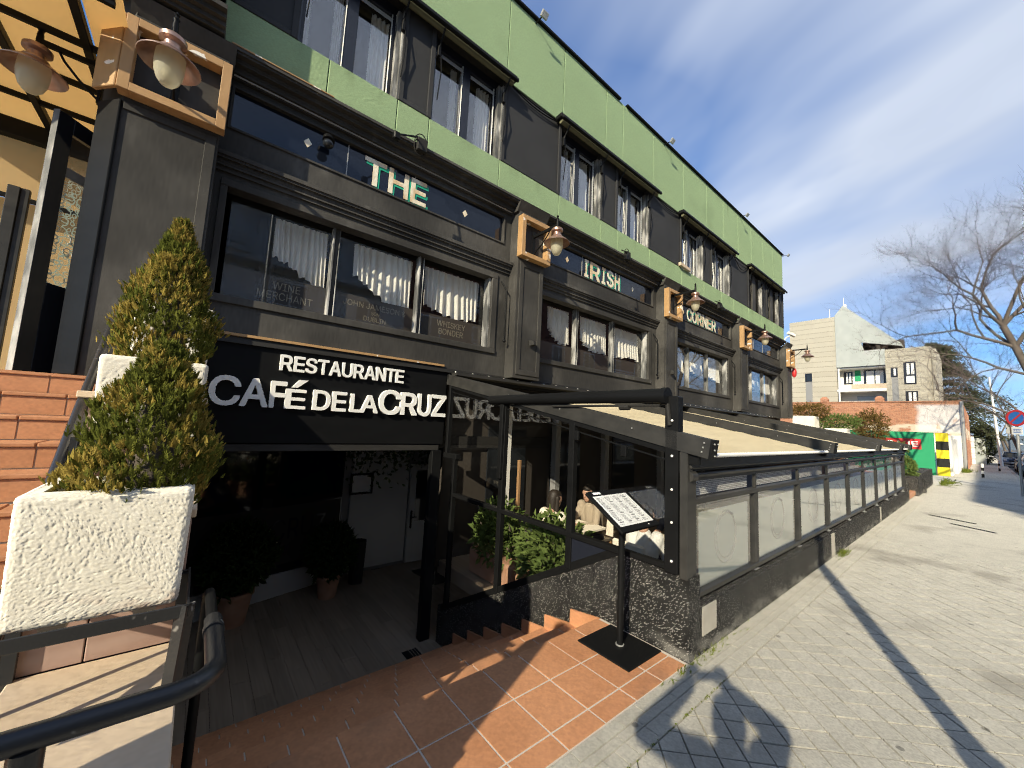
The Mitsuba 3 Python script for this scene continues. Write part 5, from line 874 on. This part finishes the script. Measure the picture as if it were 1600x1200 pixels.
# ---------------------------------------------------------------- trees
def bare_tree(x, y, h, seed, lab, spread=1., lean=(0, 0), depth=6, r0=.17, trunk=None, limbs_=()):
    g = np.random.default_rng(seed); segs = {0: [], 1: []}
    def grow(p, d, L, r, k):
        n = 3 if k > 1 else 4; pts = [p]; q = p.copy(); dd = d.copy()
        for s in range(n):
            dd = dd + g.normal(size=3) * (.10 if k < 2 else .16) + np.array([0, 0, .05 if k > 1 else .0]); dd /= np.linalg.norm(dd); q = q + dd * L / n; pts.append(q.copy())
        segs[0 if k < 3 else 1].append(tube(pts, np.linspace(r, r * .62, n + 1), 7 if k < 2 else 4 if k < 4 else 3, False))
        if k >= depth: return
        m = 2 if k == 0 else (3 if g.random() < .55 else 2)
        m += (k >= 3)
        for c in range(m):
            a = g.normal(size=3); a -= dd * (a @ dd); a /= np.linalg.norm(a); t = (.55 + .3 * g.random()) if k else .62
            nd = dd + a * t * spread; nd[2] += .06; nd /= np.linalg.norm(nd); f = 1.0 if c == 0 else .45 + .55 * g.random(); st = pts[-1] if (c < 2) else pts[int(g.integers(1, n))]
            grow(st, nd, L * (.70 + .16 * g.random()), r * .60 * (1 if c == 0 else .85), k + 1)
    d0 = np.array([lean[0], lean[1], 1.0]); d0 /= np.linalg.norm(d0)
    if trunk is None: grow(np.array([x, y, 0.]), d0, h * .40, r0, 0)
    else:
        trunk = np.asarray(trunk, float); segs[0].append(tube(trunk, np.linspace(r0, r0 * .72, len(trunk)), 9, False))
        for k, ld_, L, r in limbs_: grow(trunk[k].copy(), np.asarray(ld_, float) / np.linalg.norm(ld_), L, r, 1)
    Q = S('bare_tree', lab, 'tree', 'bare street trees along the kerb'); P(Q, 'trunk', cat(segs[0]), 'm_bark', True); P(Q, 'crown', cat(segs[1]), 'm_twig', True)
bare_tree(23.6, -2.0, 11, 12, 'large bare street tree reaching in from the right, nearest of the row', .95, (0, 0), 7, .135, [(24, -1.95, 0), (23.95, -1.75, 1.6), (24, -1.5, 3.2), (24, -1.28, 4.5), (24, -1.0, 5.6), (24.1, -.75, 6.5)], [(5, (.1, .1, .98), 1.75, .07), (5, (-.5, .45, .8), 1.6, .06), (5, (.3, -.5, .8), 1.8, .07), (4, (-.3, .75, .62), 1.75, .06), (4, (.3, .6, .75), 1.7, .055), (3, (.1, .95, .42), 1.6, .05), (3, (-.2, -.8, .6), 1.9, .07), (4, (-.2, -.6, .9), 1.9, .07), (5, (-.3, -.2, .95), 1.9, .07)])
for (x, y, h, s, lab) in ((34.6, -2.2, 10, 5, 'bare street tree behind the parking sign'), (47, -2.3, 9.5, 14, 'third bare street tree along the kerb'), (58, -2.3, 9.5, 9, 'fourth bare street tree along the kerb'), (70, -2.2, 9, 16, 'fifth bare street tree along the kerb'), (84, -1.9, 9, 18, 'last bare street tree at the end of the pavement'), (78, 3.2, 8, 22, 'bare tree behind the far fence')): bare_tree(x, y, h, s, lab, .95, (0, .05), 6, .15)
CD = S('cedar', 'big dark green cedar rising behind the brick wall', 'cedar'); g = np.random.default_rng(41); cx_, cy_ = 63., 3.0
P(CD, 'trunk', tube([(cx_, cy_, 0), (cx_ + .2, cy_, 6), (cx_, cy_ + .2, 13)], [.45, .3, .06], 9), 'm_bark', True); A_, Bd, Lf, br = [], [], [], []
for k in range(150):
    z = 3.2 + 9.8 * g.random() ** .9; R0 = (4.6 * (1 - ((z - 3) / 10.6) ** 1.6) + .5) * (.7 + .5 * g.random()); a = g.random() * 2 * PI; m = 10
    t = np.linspace(.1, 1, m); q = np.stack([cx_ + R0 * t * math.cos(a), cy_ + R0 * t * math.sin(a), z + .25 * R0 * t - .38 * R0 * t ** 2], 1); br.append(tube(q, np.linspace(.06, .012, m), 4, False))
    for s in range(1, m):
        n = 24; b = q[s] + g.normal(size=(n, 3)) * [.28, .28, .10]; A_.append(b); Bd.append(g.normal(size=(n, 3)) * .7 + np.array([math.cos(a), math.sin(a), -.35])); Lf.append(.26 * (.6 + .8 * g.random(n)))
A_, Bd, Lf = np.vstack(A_), np.vstack(Bd), np.concatenate(Lf); P(CD, 'branches', cat(br), 'm_bark', True); P(CD, 'foliage', leaves(A_, Bd, Lf, Lf * .38, g, .15), 'm_cedar')
one('ground_hedge', 'low evergreen clump beneath the cedar at the end of the brick wall', 'shrub', bush(1800, (61.5, -.1, 2.2), (1.2, .8, 2.2), .3, 44), 'm_cedar')
# ---------------------------------------------------------------- fence and far street
FF = S('far_fence', 'long brick and plaster fence with many piers down the street', 'fence')
for k in range(16):
    x = 62 + 3.2 * k; P(FF, 'pier', cbx(x, x + .5, .25, .8, 0, 2.6 + .2 * (k % 3), .02), ('m_redbrick', 'm_clad', 'm_redbrick', 'm_whitewall')[k % 4]); P(FF, 'infill', bx(x + .5, x + 3.2, .5, .62, 0, 1.9), 'm_redbrick')
one('painted_panel', 'pale blue painted fence panel beyond the brick wall', 'panel', cbx(60.6, 60.8, -.2, .75, 0, 2.6, .01), 'm_blue' if False else 'm_zinc')
one('striped_post', 'red and white weathered post beside the blue panel', 'post', [cbx(59.9, 60.3, .5, .9, .55 * k, .55 * k + .5, .01) for k in range(5)], 'm_whitewall')
hp = []
for k in range(24):
    y0 = -150 + 13 * k; hp.append((y0, 10 + 7 * meshkit.fbm(np.array([k * .35, 3., 0.]), 3)))
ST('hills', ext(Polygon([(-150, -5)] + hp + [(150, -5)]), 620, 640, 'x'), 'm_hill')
# ---------------------------------------------------------------- parked cars
def car(x, y, mat, lab):
    Q = S('parked_car', lab, 'car', 'cars parked along the kerb'); g = lambda m: xf(m, None, (x, y, -.12)); L = 4.3; hw = .88
    lo = [(0, .42), (0, .62), (.08, .80), (1.05, .98), (1.2, 1.0), (3.6, 1.0), (4.2, .95), (4.3, .75), (4.3, .4), (3.9, .24), (.3, .24)]
    def shell(pr, w0, w1, zc): return hull([(a, s * (w0 if b < zc else w1), b) for a, b in pr for s in (-1, 1)])
    P(Q, 'body', g(cat(shell(lo, hw, hw - .06, .7))), mat, 30); P(Q, 'cabin', g(hull([(a, s * w, b) for a, b, w in ((.95, .97, .78), (1.75, 1.42, .60), (3.3, 1.45, .60), (4.1, .97, .78)) for s in (-1, 1)])), 'm_carglass', 20); P(Q, 'roof', g(hull([(a, s * w, b) for a, b, w in ((1.7, 1.42, .62), (1.8, 1.47, .58), (3.3, 1.49, .58), (3.4, 1.44, .62)) for s in (-1, 1)])), mat, 30)
    for wx in (.85, 3.45):
        for s in (-1, 1):
            w = P(Q, 'wheel', g(xf(lathe([(.18, -.1), (.30, -.1), (.32, -.07), (.32, .07), (.30, .1), (.18, .1)], 20), Rx(PI / 2), (wx, s * .80, .32))), 'm_tyre', 40); P(w, 'rim', g(xf(lathe([(.001, -.09), (.17, -.1), (.19, -.07), (.19, .07), (.17, .1), (.001, .09)], 16), Rx(PI / 2), (wx, s * .80, .32))), 'm_galv', 40)
    for s in (-1, 1): P(Q, 'headlight', g(ball((.07, s * .62, .68), (.06, .17, .09), 2)), 'm_white', True); P(Q, 'mirror', g(ball((1.35, s * .98, 1.02), (.08, .1, .07), 1)), mat, True)
    P(Q, 'grille', g(cbx(-.02, .05, -.4, .4, .56, .70, .01)), 'm_dark'); P(Q, 'bumper', g(cbx(-.03, .1, -.8, .8, .36, .52, .03)), 'm_grey'); P(Q, 'number_plate', g(bx(-.035, -.03, -.26, .26, .42, .52)), 'm_white')
car(42.5, -2.45, 'm_carpaint', 'grey car parked by the kerb behind the sign post'); car(49.5, -2.5, 'm_carblue', 'dark car parked behind the grey one'); car(61, -1.95, 'm_carblue', 'dark blue car parked far down the street')
# ---------------------------------------------------------------- houses across the street (reflected in the windows, shading the far pavement)
OB = S('brick_apartments', 'red brick apartment block across the street, seen only in reflections', 'building')
P(OB, 'wall', bx(9.2, 42, -22, -11.0, 0, 14.9), 'm_redbrick'); P(OB, 'wall', bx(-7.2, 9.2, -22, -11.02, 0, 14.9), 'm_whitewall', label='pale rendered end of the block'); P(OB, 'railing', [bx(-6.8, 9, -10.42, -10.4, z + .16 * k, z + .16 * k + .05) for z in (3.2, 6.2, 9.2, 12.2) for k in range(6)], 'm_white'); P(OB, 'gallery', [bx(-6.8, 9, -11.02, -10.35, z - .3, z - .05) for z in (3.2, 6.2, 9.2, 12.2)], 'm_white'); 
for fl in range(5):
    z = .9 + 3.0 * fl
    for k in range(12):
        x = -5.6 + 3.95 * k; w = P(OB, 'window', bx(x, x + 1.5, -11.0, -10.94, z, z + 1.5), 'm_white'); P(w, 'pane', [bx(x + .1, x + .7, -10.94, -10.93, z + .1, z + 1.4), bx(x + .8, x + 1.4, -10.94, -10.93, z + .1, z + 1.4)], 'm_carglass')
    P(OB, 'balcony', [bx(x, x + 3.2, -11.0, -10.2, z - .75, z - .6) for x in (-2.1, 13.7, 29.5)] + [bx(x, x + 3.2, -10.25, -10.2, z - .6 + .22 * k, z - .5 + .22 * k) for x in (-2.1, 13.7, 29.5) for k in range(5)], 'm_white')
